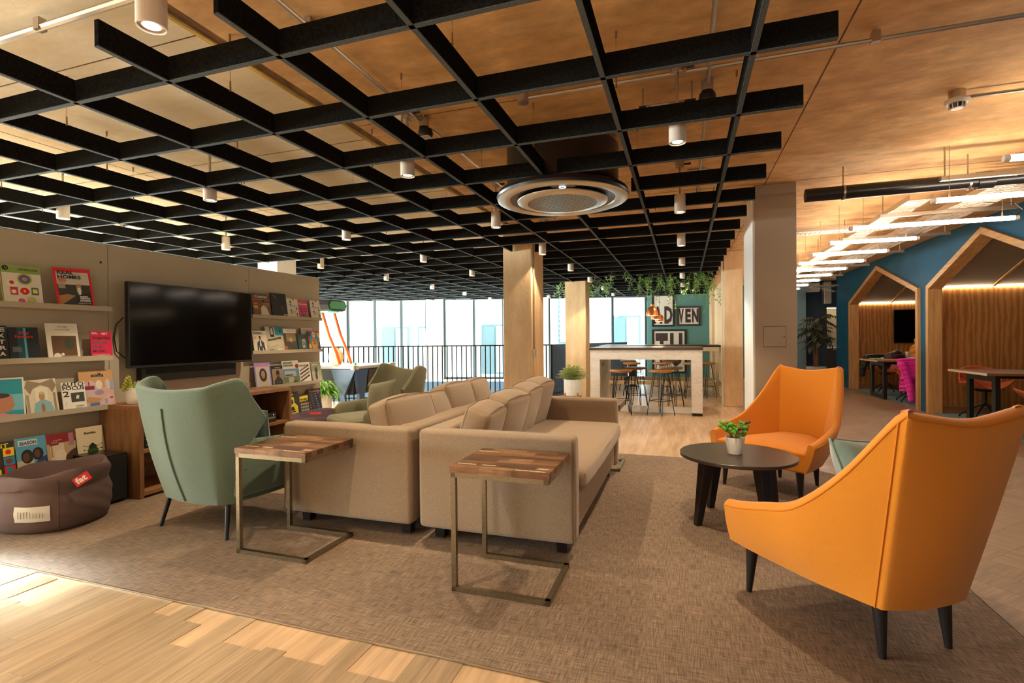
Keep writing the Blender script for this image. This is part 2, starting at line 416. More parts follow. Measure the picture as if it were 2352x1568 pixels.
# ceiling slab: two tones of shuttered concrete either side of a rusty joint
ceiling = struct(B('ceiling', (-2.165, -4, SLAB), (6.3, 18.2, SLAB+.25), conc))
B('pale_slab', (-12, -4, SLAB), (-2.235, 18.2, SLAB+.25), conc_pale, ceiling)
B('joint_strip', (-2.235, -4, SLAB+.006), (-2.165, 18.2, SLAB+.2), mat('rusty_joint', (.20, .11, .04), .9, var=((30, 8, 1), .55, 7)), ceiling)
B('joint_edge', (-2.262, -4, SLAB-.003), (-2.238, 18.2, SLAB+.2), mat('ochre_sealant', (.66, .42, .06), .7, var=((40, 3, 1), .4, 5)), ceiling)
sm = MB()
for y in (3.08, 5.56, 8.0, 10.4, 12.8): sm.box((-2.16, y, SLAB-.0015), (6.2, y+.006, SLAB+.01), plank_dark)
for y in (1.9, 3.3, 4.7, 6.1, 7.5, 8.9, 10.3): sm.box((-12, y, SLAB-.0015), (-2.24, y+.006, SLAB+.01), plank_dark)
for x in (.755, 3.2): sm.box((x, -4, SLAB-.0015), (x+.008, 18, SLAB+.01), plank_dark)
for x in (-3.4, -4.6, -5.9, -7.2): sm.box((x, -4, SLAB-.0015), (x+.005, 13, SLAB+.01), plank_dark)
sm.build('shuttering_seams', ceiling, smooth=0)

# magazine partition, three boards
wl = struct(B('wall_left', (-4.53, 1.93, 0), (-4.462, 5.46, 2.02), panel_m))
for y0, y1 in ((1.92, 2.913), (2.917, 4.339), (4.343, 5.465)):
    B('panel', (-4.462, y0, 0), (-4.45, y1, 2.022), panel_m, wl)
MB().cyl((-4.452, 2.86, 1.87), (-4.445, 2.86, 1.87), .008, .008, black_metal, 8).cyl((-4.452, 4.30, 1.87), (-4.445, 4.30, 1.87), .006, .006, black_metal, 8).build('screw_hole', wl)

# blue wall with two house-shaped openings
HX = 3.65
def house(y0, y1, ya, eave=1.985, apex=2.59): return [(y0, 0), (y0, eave), (ya, apex), (y1, eave), (y1, 0)]
H1 = house(6.6, 9.73, 8.16); H2 = house(10.07, 13.75, 11.95)
outline = [(-4, 0)]+H1+H2+[(14.95, 0), (14.95, SLAB), (-4, SLAB)]
wr = struct(MB().prism(outline, 'x', HX, HX+.12, blue_m).build('wall_right', smooth=0))
struct(B('wall_right_end', (HX+.12, 14.90, 0), (6.2, 14.95, SLAB), navy_m))
for a, b in ((9.81, 10.0), (13.84, 14.96)):
    struct(MB().box((HX-.018, a, 0), (HX, b, .13), blue_m).box((HX-.010, a, .13), (HX, b, .145), blue_m).build('baseboard_right', bevel=.003))
def house_frame(H, lbl, grp):
    t = struct(bpy.data.objects.new('trim_house_opening', None)); COL.objects.link(t)
    # offset outline inwards/outwards
    pts = [Vector(p) for p in H]; n = len(pts); out = []; inn = []
    def off(d):
        res = []
        for i, p in enumerate(pts):
            dirs = []
            if i > 0: dirs.append((p-pts[i-1]).normalized())
            if i < n-1: dirs.append((pts[i+1]-p).normalized())
            ns = [Vector((-q.y, q.x)) for q in dirs]
            m_ = sum(ns, Vector((0, 0))); m_.normalize(); k = d/m_.dot(ns[0])
            res.append(p+m_*k)
        res[0].y = 0; res[-1].y = 0
        return res
    o, i_ = off(.02), off(-.065)
    names = ['jamb', 'rafter', 'rafter', 'jamb']
    for k in range(4):
        MB().prism([tuple(o[k]), tuple(o[k+1]), tuple(i_[k+1]), tuple(i_[k])], 'x', HX-.045, HX+.14, oak if names[k] == 'jamb' else oak_y).build(names[k], t, bevel=.003, smooth=0)
    return t
house_frame(H1, '', ''); house_frame(H2, '', '')
def booth(H, ridge_y, fary, neary, idx, ribs):
    """room behind the opening: far side wall with veneer, gable ceiling in grey felt"""
    x0, x1 = HX+.14, 6.2
    w_ = struct(B('wall_booth_far', (x0+.02, fary, .10), (x1, fary+.04, 1.95), walnut))
    B('base_board', (x0+.02, fary-.008, 0), (x1, fary+.03, .10), walnut_h, w_)
    B('reveal_board', (HX+.06, fary-.012, 0), (x0+.02, fary+.03, 1.97), oak, w_, bevel=.002)
    struct(B('wall_booth_near', (x0, neary-.04, 0), (x1, neary, 1.97), walnut))
    struct(B('wall_booth_back', (x1, neary, 0), (x1+.05, fary, 2.75), walnut))
    c = struct(bpy.data.objects.new('ceiling_booth', None)); COL.objects.link(c)
    for s, ye in ((1, fary), (-1, neary)):
        MB().prism([(ye, 1.975), (ridge_y, 2.60), (ridge_y, 2.64), (ye, 2.015)], 'x', x0, x1, felt_grey).build('felt_slope', c, smooth=0)
        for xr in ribs:
            MB().prism([(ye-s*.0, 1.955), (ridge_y, 2.58), (ridge_y, 2.60), (ye, 1.975)], 'x', xr, xr+.035, oak_y).build('rib', c, smooth=0)
    struct(B('floor_booth', (HX+.02, neary, -.02), (x1, fary, .004), booth_carpet))
    l = B('strip_lamp', (x0+.02, fary-.014, 1.959), (x1, fary-.006, 1.965), led_m)
    return l
l1 = booth(H1, 8.16, 9.79, 6.5, 1, (4.46, 5.3)); tag(l1, 'thin glowing strip lamp along the top of the figured veneer in the nearer booth', 'strip lamp')
l2 = booth(H2, 11.95, 13.82, 10.0, 2, (4.44, 5.3)); tag(l2, 'thin glowing strip lamp above the wall screen in the farther booth', 'strip lamp')

# columns
def column(x0, x1, y0, y1, m, name='column'):
    o = struct(B(name, (x0, y0, 0), (x1, y1, SLAB), m, bevel=.006)); return o
c3 = column(.665, 1.04, 5.62, 6.45, beige_paint)
B('white_lining', (.652, 5.645, 0), (.664, 6.44, SLAB-.005), white_paint, c3)
B('panel_gap', (.7415, 5.6185, 1.1225), (.9445, 5.6199, 1.3285), black_metal, c3, smooth=0)
h = MB().box((.745, 5.612, 1.126), (.941, 5.62, 1.325), beige_paint).build('access_panel', c3, bevel=.002)
MB().cyl((.925, 5.606, 1.222), (.925, 5.612, 1.222), .006, .006, black_metal, 8).build('lock', h)
column(.665, .965, 9.74, 10.15, conc_col); struct(B('trim_1', (.62, 9.78, 0), (.655, 9.82, SLAB), cream_paint))
column(.63, .95, 13.5, 13.9, conc_col); struct(B('trim_2', (.585, 13.52, 0), (.62, 13.56, SLAB), cream_paint))
column(-5.93, -5.57, 5.95, 6.33, white_paint)
c1 = column(-2.25, -1.87, 6.35, 6.95, conc_col)
column(-2.30, -1.88, 10.25, 10.7, conc_col)
# corner screens of the seating alcove seen right of the bar: stud wall in pale board
struct(B('wall_alcove', (.70, 10.2, 0), (.745, 13.4, 2.35), conc_col))

# far facade
wf = struct(bpy.data.objects.new('wall_back', None)); COL.objects.link(wf)
def fquad(mb, s0, s1, z0, z1, n0, n1, m):
    mb.hexa([fpt(s0, n0, z0), fpt(s1, n0, z0), fpt(s1, n1, z0), fpt(s0, n1, z0)], [fpt(s0, n0, z1), fpt(s1, n0, z1), fpt(s1, n1, z1), fpt(s0, n1, z1)], m)
mb = MB(); fquad(mb, -10.8, 3.3, 2.47, SLAB, 0, .25, white_paint); mb.build('lintel', wf, smooth=0)
mb = MB(); fquad(mb, -10.8, 0.70, -3.2, 0.0, 0, .25, void_m); fquad(mb, -10.8, .70, -.06, 0.0, -.05, .02, white_paint); mb.build('spandrel', wf, smooth=0)
for s0, s1 in ((-9.12, -8.56), (-6.04, -5.53), (-3.68, -2.33)):
    mb = MB(); fquad(mb, s0, s1, 0, 2.47, -.12, .25, cream_paint); mb.build('pier', wf, smooth=0)
mb = MB(); fquad(mb, .60, 3.5, 0, SLAB, -.02, .25, teal_m); mb.build('teal_panel', wf, smooth=0)
wi = 0
def window(s0, s1, mulls, z0=.0, z1=2.47):
    global wi; wi += 1
    t = struct(bpy.data.objects.new('window_%d' % wi, None)); COL.objects.link(t)
    mb = MB(); f = .045
    fquad(mb, s0, s1, z1-f, z1, .04, .12, winframe); fquad(mb, s0, s1, z0, z0+f*1.4, .04, .12, winframe)
    for k in [s0+f/2, s1-f/2]+mulls: fquad(mb, k-f/2-.01, k+f/2+.01, z0, z1, .03, .13, winframe)
    mb.build('frame', t, smooth=0)
    ks = [s0]+mulls+[s1]
    for a, b in zip(ks, ks[1:]):
        mb = MB(); fquad(mb, a+f, b-f, z0+f, z1-f, .075, .083, glass_m); mb.build('pane', t, smooth=0)
window(-8.56, -6.04, [-7.68, -6.85]); window(-5.53, -3.68, [-4.6]); window(-2.33, .60, [-.41]); window(-10.75, -9.12, [-9.95])
# end of the corridor on the right
we = struct(bpy.data.objects.new('wall_corridor', None)); COL.objects.link(we)
B('board', (2.96, 16.0, 0), (3.68, 16.1, SLAB), navy_m, we); B('board', (3.68, 16.0, 2.02), (4.2, 16.1, SLAB), navy_m, we)
struct(B('wall_corridor_left', (1.3, 17.2, 0), (2.96, 17.3, SLAB), white_paint)); struct(B('wall_corridor_side', (2.78, 15.0, 0), (2.98, 16.0, SLAB), bluegrey_m))
struct(B('wall_side', (6.25, -4, 0), (6.3, 18.2, SLAB), beige_paint))
# rear and left enclosing walls, out of view, the left one open to the sky
struct(B('wall_rear', (-12, -4.1, 0), (6.3, -4, SLAB), beige_paint))
wo = struct(B('wall_outer_left', (-12.1, -4, 0), (-12, 13.5, .35), white_paint)); B('lintel', (-12.1, -4, 2.5), (-12, 13.5, SLAB), white_paint, wo)
for y in (-3, 0, 3, 6, 9, 12): B('pier', (-12.1, y, .35), (-12, y+.3, 2.5), white_paint, wo)
B('spandrel', (-12.1, 7, -3.2), (-12, 13.5, 0), void_m, wo)
# building across the street
bd = thing('apartment_building', 'pale rendered building with light blue windows across the street, seen through the far glazing', 'building')
mb = MB(); fquad(mb, -22, 14, -4, 12, 5.2, 5.5, facade_m); mb.build('wall', bd, smooth=0)
for k, (s, a, b) in enumerate([(-11.6, -.2, 1.75), (-9.1, -.2, 1.75), (-7.6, -.2, 1.75), (-5.0, -.2, 1.8), (-1.9, 1.0, 2.9), (.2, -.2, 2.1)]):
    mb = MB(); fquad(mb, s, s+1.15, a, b, 5.10, 5.19, facade_blue); fw = mb.build('window', bd, smooth=0)
    for q in (0, 1):
        mb = MB(); fquad(mb, s+.08+q*.53, s+.54+q*.53, a+.08, b-.08, 5.07, 5.10, facade_m if q == k % 2 else facade_blue); mb.build('pane', fw, smooth=0)
mb = MB()
for i in range(9): fquad(mb, -1.85, -.6, 1.2+i*.19, 1.26+i*.19, 5.0, 5.06, facade_m)
mb.build('louvre', bd, smooth=0)

# balcony railings round the atrium
def railing(P0, d, L, lbl, sp, flip=1):
    t = thing('railing', lbl, 'railing', (P0.x, P0.y, 0), math.atan2(d.y, d.x))
    B('handrail', (0, -.025, 1.075), (L, .025, 1.10), black_metal, t); B('bottom_rail', (0, -.02, .05), (L, .02, .07), black_metal, t)
    me = MB().box((-.011, -.026, -.14), (.011, .026, 1.075), black_metal).data('baluster', 0); me2 = me
    n = int(L/sp)
    for i in range(n+1):
        o = bpy.data.objects.new('baluster', me); COL.objects.link(o); o.parent = t; o.location = (i*sp+.01, 0, 0)
    return t
railing(RC, RL, 8.6, 'long black balcony railing of flat upright bars in front of the far windows', .098)
railing(RC, R2, 4.4, 'short black balcony railing running away towards the windows behind the round-leaved potted plant', .075)

# ------------------------------------------------------------------ hanging baffle grid
GZ0, GZ1 = 2.358, 2.462
grid = thing('baffle_grid', 'black felt baffle grid hanging under the concrete ceiling', 'ceiling grid', (0, 0, GZ0))
CUTS = [(-2.27, -1.85, 6.33, 6.97), (-2.32, -1.86, 10.23, 10.72), (.61, .98, 9.7, 10.2), (-5.95, -5.55, 5.93, 6.35)]
def baffle(a, b, axis, at_):
    for x0, x1, y0, y1 in CUTS:      # the slats stop short of the columns
        lo, hi, c0, c1 = (y0, y1, x0, x1) if axis == 'y' else (x0, x1, y0, y1)
        if c0 < at_ < c1 and a < hi and b > lo:
            if lo-a > .05: baffle(a, lo, axis, at_)
            if b-hi > .05: baffle(hi, b, axis, at_)
            return
    t = .011; mb = MB()
    for z0, z1, m in ((.004, GZ1-GZ0, felt_black), (0, .004, felt_edge)):
        if axis == 'y': mb.box((at_-t, a, z0), (at_+t, b, z1), m)
        else: mb.box((a, at_-t, z0), (b, at_+t, z1), m)
    mb.build('baffle', grid, smooth=0)
AX = [-2.720+.5976*i for i in range(5, -15, -1)]
BY = [1.652+.603*j for j in range(22)]
for x in AX:
    ye = min(14.5, fy(x)-.75); 
    if x < -4: ye = min(ye, 14.2)
    if abs(x+.927) < .02: baffle(1.36, 3.50, 'y', x); baffle(4.655, ye, 'y', x)
    else: baffle(1.36, ye, 'y', x)
for j, y in enumerate(BY):
    xs = -11.4
    if y+.75 > fy(xs): xs = FA.x+(y+.75-FA.y)*FD.x/FD.y
    xs = min(xs, .2)
    if j == 4: baffle(xs, -1.40, 'x', y); baffle(-.383, .56, 'x', y)
    else: baffle(xs, .56, 'x', y)
# suspension wires with brass grippers, every other crossing
for i, x in enumerate(AX):
    for j, y in enumerate(BY):
        if (i+j) % 2 or x < -9.5 or y > 11 or fy(x)-1 < y: continue
        if abs(x+.927) < .1 and 3.3 < y < 4.7: continue
        MB().cyl((x+.02, y+.3, GZ1-GZ0), (x+.02, y+.3, SLAB-GZ0), .0012, .0012, wire_m, 4).cyl((x+.02, y+.3, GZ1-GZ0-.01), (x+.02, y+.3, GZ1-GZ0+.04), .005, .004, wire_m, 6).cyl((x+.02, y+.3, SLAB-GZ0-.035), (x+.02, y+.3, SLAB-GZ0), .006, .006, wire_m, 6).build('suspension_wire', grid)

# downlights
def downlight(label, loc, W, grp='white cylinder downlights below the baffle grid', big=False):
    t = thing('downlight', label, 'downlight', loc, 0, grp)
    r = .046
    MB().lathe([(r, .0), (r, .145), (r*.96, .15), (.012, .15), (.012, .146), (r*.92, .14), (r*.90, 0.0)], white_metal, 28, closed=True).build('housing', t)
    MB().lathe([(.028, .006), (r*.9, .014), (r*.9, .018), (.028, .012)], white_metal, 24, closed=True).build('reflector', t)
    MB().cyl((0, 0, .008), (0, 0, .014), .030, .030, lamp_m, 20).build('lens', t)
    MB().cyl((0, 0, .15), (0, 0, SLAB-loc[2]-.05), .009, .009, steel, 8).build('stem', t)
    MB().cyl((0, 0, SLAB-loc[2]-.05), (0, 0, SLAB-loc[2]), .036, .036, steel, 16).cyl((.03, 0, SLAB-loc[2]-.025), (.09, 0, SLAB-loc[2]-.025), .010, .010, black_plastic, 8).build('junction_box', t)
    return t
def spot(t, loc, W, ang=98, blend=.35):
    l = bpy.data.lights.new('downlight_lamp', 'SPOT'); l.energy = W; l.color = (1.0, .79, .53); l.spot_size = rad(ang); l.spot_blend = blend; l.shadow_soft_size = .028
    o = bpy.data.objects.new('downlight_lamp', l); COL.objects.link(o); o.parent = t; o.location = (0, 0, .004)
rows = [(1.27, 'in the first row'), (2.97, 'in the second row'), (4.63, 'in the third row'), (6.33, 'in the fourth row'), (8.04, 'in the fifth row'), (9.8, 'in the sixth row'), (11.5, 'in the seventh row'), (13.2, 'in the last row')]
cols = [(-.03, 'orange armchair side'), (-1.71, 'over the sofas'), (-3.41, 'sage armchair side'), (-5.08, 'beyond the magazine wall'), (-6.8, 'far beyond the magazine wall')]
d0 = None
for y, rl in rows:
    for x, cl in cols:
        if y == 1.27 and x != -1.71: continue
        if y > fy(x)-1.2: continue
        if x < -6 and y > 9: continue
        if x == -5.08 and y == 6.33: x = -5.12
        lab = 'white cylinder downlight %s from the camera, %s' % (rl, cl)
        if d0 is None: d0 = downlight(lab, (x, y, 2.295), SPOT); t = d0
        else: t = copy_tree(d0, loc=(x, y, 2.295), label=lab)
for o in [o for o in COL.objects if o.name.startswith('downlight') and o.type == 'EMPTY']:
    p = o.location
    # lamps over the near seating work at full power; the far ones are dimmed by the daylight there
    if p.x > -6 and p.y < 9.9: spot(o, p, SPOT*(1.0 if p.y < 7 else .7))
# the room's downlights go on behind the camera: their light only
for x, k_ in ((-3.4, 1), (-1.71, 1), (-.03, .35)):
    l = bpy.data.lights.new('downlight_lamp', 'SPOT'); l.energy = SPOT*k_; l.color = (1.0, .79, .53); l.spot_size = rad(98); l.spot_blend = .35; l.shadow_soft_size = .028
    o = bpy.data.objects.new('downlight_lamp', l); COL.objects.link(o); o.location = (x, -.45, 2.3)

# round ceiling air conditioner
ac = thing('air_conditioner', 'round black ceiling air conditioner with a silver perforated face', 'air conditioner', (-.885, 3.87, 2.285))
MB().lathe([(.41, .07), (.425, .09), (.425, .385), (.40, .40), (0.02, .40), (.02, .07)], black_plastic, 48, closed=True).build('housing', ac)
MB().lathe([(.33, .03), (.47, .004), (.498, .010), (.504, .025), (.492, .055), (.43, .075), (.33, .075)], black_plastic, 64, closed=True).build('rim', ac)
MB().lathe([(.400, .010), (.405, .0), (.47, -.008), (.496, .002), (.494, .010), (.41, .016)], white_grid, 64, closed=True).build('outer_ring', ac)
MB().lathe([(.30, .012), (.404, .008), (.404, .02), (.30, .03)], black_plastic, 64, closed=True).build('gap_ring', ac)
disc = MB().lathe([(.265, -.024), (.315, -.021), (.342, -.012), (.345, -.006), (.33, .0), (.265, .0)], white_grid, 64, closed=True).build('face_disc', ac)
MB().cyl((0, 0, -.0215), (0, 0, .0), .266, .266, black_plastic, 48).build('intake', ac)
gm = MB()
for k in range(-9, 10):
    p = k*.0285; L = math.sqrt(max(.266**2-p*p, 0))
    for a in (rad(38), rad(-38)):
        M_ = Matrix.Rotation(a, 4, 'Z'); gm.box((-L, p-.0024, -.0235), (L, p+.0024, -.0225), white_grid, M_)
gm.build('lattice', disc, smooth=0)
MB().prism([(-.10, .0), (.10, .0), (.07, .07), (-.07, .07)], 'z', -.002, .006, black_plastic, Matrix.Translation((.10, -.40, .0))@Matrix.Rotation(rad(14), 4, 'Z')).build('display_panel', ac)
MB().lathe([(.020, -.004), (.025, -.004), (.025, -.007), (.020, -.007)], mat('blue_white_glow', (.55, .75, 1), .4, emit=3), 20, c=(.085, -.362, 0), closed=True).build('display_ring', ac)
for a in (.7, 2.3, 3.9, 5.4):
    MB().box((.40*cos(a)-.018, .40*sin(a)-.012, .36), (.40*cos(a)+.018, .40*sin(a)+.012, SLAB-2.285), black_metal).build('hanger', ac)

# conduits, boxes and drivers on the slab
def conduit(label, pts, r=.011, boxes=(), clips=True):
    t = thing('conduit', label, 'conduit', pts[0])
    o = Vector(pts[0]); MB().tube([Vector(p)-o for p in pts], r, steel, 8).build('pipe', t)
    for b in boxes:
        q = Vector(b)-o; MB().cyl(q+Vector((0, 0, -.028)), q+Vector((0, 0, .03)), .034, .036, steel, 14).build('junction_box', t)
    for a, b in zip(pts, pts[1:]):
        a, b = Vector(a), Vector(b); n = int((b-a).length/1.1)
        for i in range(1, n+1):
            q = a+(b-a)*(i/(n+1))-o; MB().box(q-Vector((.018, .018, .014)), q+Vector((.018, .018, SLAB-2.69)), steel).build('saddle', t)
    return t
CZ = 2.685
conduit('straight steel conduit crossing the ceiling sideways above the smoke detector side', [(-.90, 2.985, CZ), (3.6, 2.965, CZ)], boxes=[(-.92, 2.985, CZ)])
conduit('steel conduit running over the end of the baffle grid on the orange armchair side', [(.135, 1.2, CZ), (.135, 2.95, CZ), (.135, 3.16, CZ)], boxes=[(.135, 3.2, CZ)])
conduit('thin steel conduit continuing behind the cylinder light on the orange armchair side', [(.137, 3.4, CZ), (.137, 8.6, CZ)], r=.009)
conduit('steel conduit running along the pale and brown ceiling joint', [(-1.63, .9, CZ), (-1.66, 3.05, CZ)], boxes=[(-1.655, 3.1, CZ)])
conduit('steel conduit beside the air conditioner leading to the far columns', [(-1.655, 3.2, CZ), (-1.65, 9.5, CZ)], r=.009)
conduit('fat bright steel conduit in the corner above the magazine wall', [(-4.4, 1.55, 2.66), (-1.95, 1.53, 2.66)], r=.016)
conduit('steel conduit leading to the smoke detector', [(1.62, 3.88, CZ), (3.6, 3.86, CZ)])
for k, (x, y) in enumerate(((-5.6, 5.2), (-3.0, 7.4), (-4.4, 9.0))):
    conduit('steel conduit %s' % ['seen through the grid above the wall screen', 'seen through the grid beyond the air conditioner', 'seen through the grid near the railing'][k], [(x, y, CZ), (x-3.2, y+.02, CZ)], r=.012, boxes=[(x, y, CZ)])
def tray(label, x0, x1, y0, y1, z, axis='y'):
    """perforated cable tray: sides plus rungs"""
    t = thing('cable_tray', label, 'cable tray', (x0, y0, z))
    X, Y = x1-x0, y1-y0
    if axis == 'y': MB().box((0, 0, 0), (.012, Y, .05), steel).box((X-.012, 0, 0), (X, Y, .05), steel).build('side_rail', t, smooth=0)
    else: MB().box((0, 0, 0), (X, .012, .05), steel).box((0, Y-.012, 0), (X, Y, .05), steel).build('side_rail', t, smooth=0)
    mb = MB(); n = int((Y if axis == 'y' else X)/.05)
    for i in range(n):
        if axis == 'y':
            mb.box((.012, i*.05, 0), (X-.012, i*.05+.022, .003), white_metal)
        else: mb.box((i*.05, .012, 0), (i*.05+.022, Y-.012, .003), white_metal)
    for q in ((.25, .30), (.48, .53), (.72, .77)):
        if axis == 'y': mb.box((X*q[0], 0, 0), (X*q[1], Y, .0025), white_metal)
        else: mb.box((0, Y*q[0], 0), (X, Y*q[1], .0025), white_metal)
    mb.build('perforated_base', t, smooth=0)
    return t
tray('wide perforated cable tray running back over the corridor tube lights', 2.52, 2.86, 4.6, 14.6, 2.50)
tray('narrower perforated cable tray beside the wide one over the corridor', 2.05, 2.25, 5.9, 14.6, 2.52)
tray('perforated cable tray crossing the corridor behind the taupe column', .8, 2.5, 7.1, 7.32, 2.50, 'x')
tray('perforated cable tray seen through the baffles behind the magazine wall', -8.5, -4.6, 6.7, 6.9, 2.56, 'x')
# black drain pipe with brackets
pp = thing('drain_pipe', 'thick black drain pipe crossing under the ceiling beside the taupe column', 'pipe', (1.045, 5.27, 2.50))
MB().cyl((0, 0, 0), (2.58, -.02, .01), .060, .060, black_plastic, 24).build('pipe', pp)
MB().cyl((1.25, -.01, 0), (1.36, -.01, 0), .070, .070, black_plastic, 24).build('coupling', pp)
for x in (.30, 1.20):
    MB().cyl((x-.008, 0, 0), (x+.008, 0, 0), .067, .067, steel, 20).cyl((x, 0, .06), (x, 0, .23), .006, .006, steel, 8).build('bracket', pp)
# smoke detector
sd = thing('smoke_detector', 'white dome smoke detector on the bare brown ceiling', 'smoke detector', (1.60, 3.88, SLAB))
MB().cyl((0, 0, -.05), (0, 0, 0), .042, .042, steel, 20).build('base', sd)
MB().lathe([(.02, -.052), (.062, -.054), (.066, -.066), (.055, -.080), (.02, -.082)], white_metal, 28).build('body', sd)
MB().lathe([(.030, -.080), (.040, -.081), (.034, -.102), (.02, -.106)], black_plastic, 20).build('chamber', sd)
fm = MB()
for k in range(10):
    a = 2*pi*k/10; fm.box((.030, -.002, -.107), (.043, .002, -.078), white_metal, Matrix.Rotation(a, 4, 'Z'))
fm.cyl((0, 0, -.110), (0, 0, -.105), .030, .033, white_metal, 20).build('guard', sd)
# metal driver bracket with two rods, in front of the nearest downlight on the right
dr = thing('light_driver', 'grey metal driver box on threaded rods beside the cylinder light near the orange armchairs', 'driver box', (-.28, 3.20, 2.58))
MB().box((0, -.05, 0), (.40, .05, .006), steel).box((.06, -.03, .006), (.30, .03, .035), steel).build('tray', dr, smooth=0)
MB().box((.10, -.032, .012), (.20, -.030, .03), paper).build('sticker', dr, smooth=0); MB().box((.03, -.04, .006), (.07, .02, .03), black_plastic).box((.29, -.04, .006), (.35, .02, .03), black_plastic).build('end_cap', dr)
for x in (.05, .33): MB().cyl((x, .0, 0), (x, .0, .15), .005, .005, steel, 8).build('rod', dr)
for k, (x, y, lb) in enumerate(((-1.90, 3.04, 'small white driver box on the slab above the sofa side cylinder light'), (.03, 4.9, 'small white driver box on the slab beyond the air conditioner'))):
    t = thing('light_driver', lb, 'driver box', (x, y, SLAB-.04)); MB().box((0, -.03, 0), (.16, .03, .035), white_metal).build('box', t, bevel=.003)
    MB().tube([(.16, 0, .02), (.21, .01, .01), (.24, .03, .02), (.26, .03, .035)], .004, white_metal, 6).build('cable', t)
al = thing('speaker_sounder', 'black round sounder with a slotted face hanging from the conduit by the air conditioner', 'sounder', (-1.655, 3.12, 2.60))
MB().lathe([(.0, 0), (.045, .0), (.05, .02), (.045, .05), (.0, .055)], black_plastic, 20).build('body', al)
for k in range(4): MB().box((-.035, -.028+k*.016, -.004), (.035, -.020+k*.016, .0), white_metal).build('slot', al)
a2 = copy_tree(al, loc=(.135, 3.22, 2.60), label='black round sounder hanging from the conduit by the cylinder light near the orange armchairs')

# corridor tube lights
def tube_light(label, x0, x1, y, z=2.30):
    t = thing('tube_light', label, 'tube light', (x0, y, z), 0, 'tube lights over the corridor')
    L = x1-x0
    MB().cyl((.03, 0, 0), (L-.03, 0, 0), .020, .020, tube_m, 14).build('tube', t)
    MB().cyl((0, 0, 0), (.03, 0, 0), .021, .021, white_metal, 14).cyl((L-.03, 0, 0), (L, 0, 0), .021, .021, white_metal, 14).build('end_cap', t)
    for x in (.12, L-.12): MB().cyl((x, 0, .02), (x, 0, SLAB-z), .002, .002, wire_m, 5).cyl((x, 0, .018), (x, 0, .06), .007, .005, wire_m, 6).build('suspension_wire', t)
    MB().tube([(L-.02, 0, .02), (L+.03, .0, .07), (L-.02, .02, .14), (L-.25, .03, .17)], .004, black_plastic, 6).build('cable', t)
tb = [(1.85, 2.75, 3.93, 'nearest tube light, at the picture edge high over the corridor'), (1.878, 3.1, 4.97, 'second tube light, crossing under the wide cable tray'), (1.57, 2.912, 5.95, 'third tube light from the camera over the corridor, the longest one'),
      (1.576, 2.462, 6.81, 'fourth tube light from the camera over the corridor'), (1.58, 2.46, 7.68, 'fifth tube light from the camera over the corridor'), (1.58, 2.46, 8.56, 'sixth tube light from the camera over the corridor'),
      (1.58, 2.47, 9.45, 'seventh tube light from the camera over the corridor'), (1.58, 2.47, 10.32, 'eighth tube light from the camera over the corridor'), (1.58, 2.49, 11.24, 'ninth tube light from the camera over the corridor'),
      (1.58, 2.49, 12.2, 'tenth tube light from the camera over the corridor'), (1.58, 2.49, 13.05, 'farthest tube light of the corridor row')]
for x0, x1, y, l in tb: tube_light('glowing '+l, x0, x1, y)
# cross bars carrying the trays
for k, y in enumerate((5.0, 6.35, 7.7, 9.1, 10.6, 12.2)):
    t = thing('hanger_bar', 'slotted steel hanger bar on two rods under the cable trays, %s from the camera' % ['first', 'second', 'third', 'fourth', 'fifth', 'sixth'][k], 'hanger bar', (1.95, y, 2.46))
    MB().box((0, -.02, 0), (1.15, .02, .035), steel).build('bar', t, smooth=0)
    for x in (.03, 1.1): MB().cyl((x, 0, .0), (x, 0, SLAB-2.46), .006, .006, steel, 8).build('rod', t)

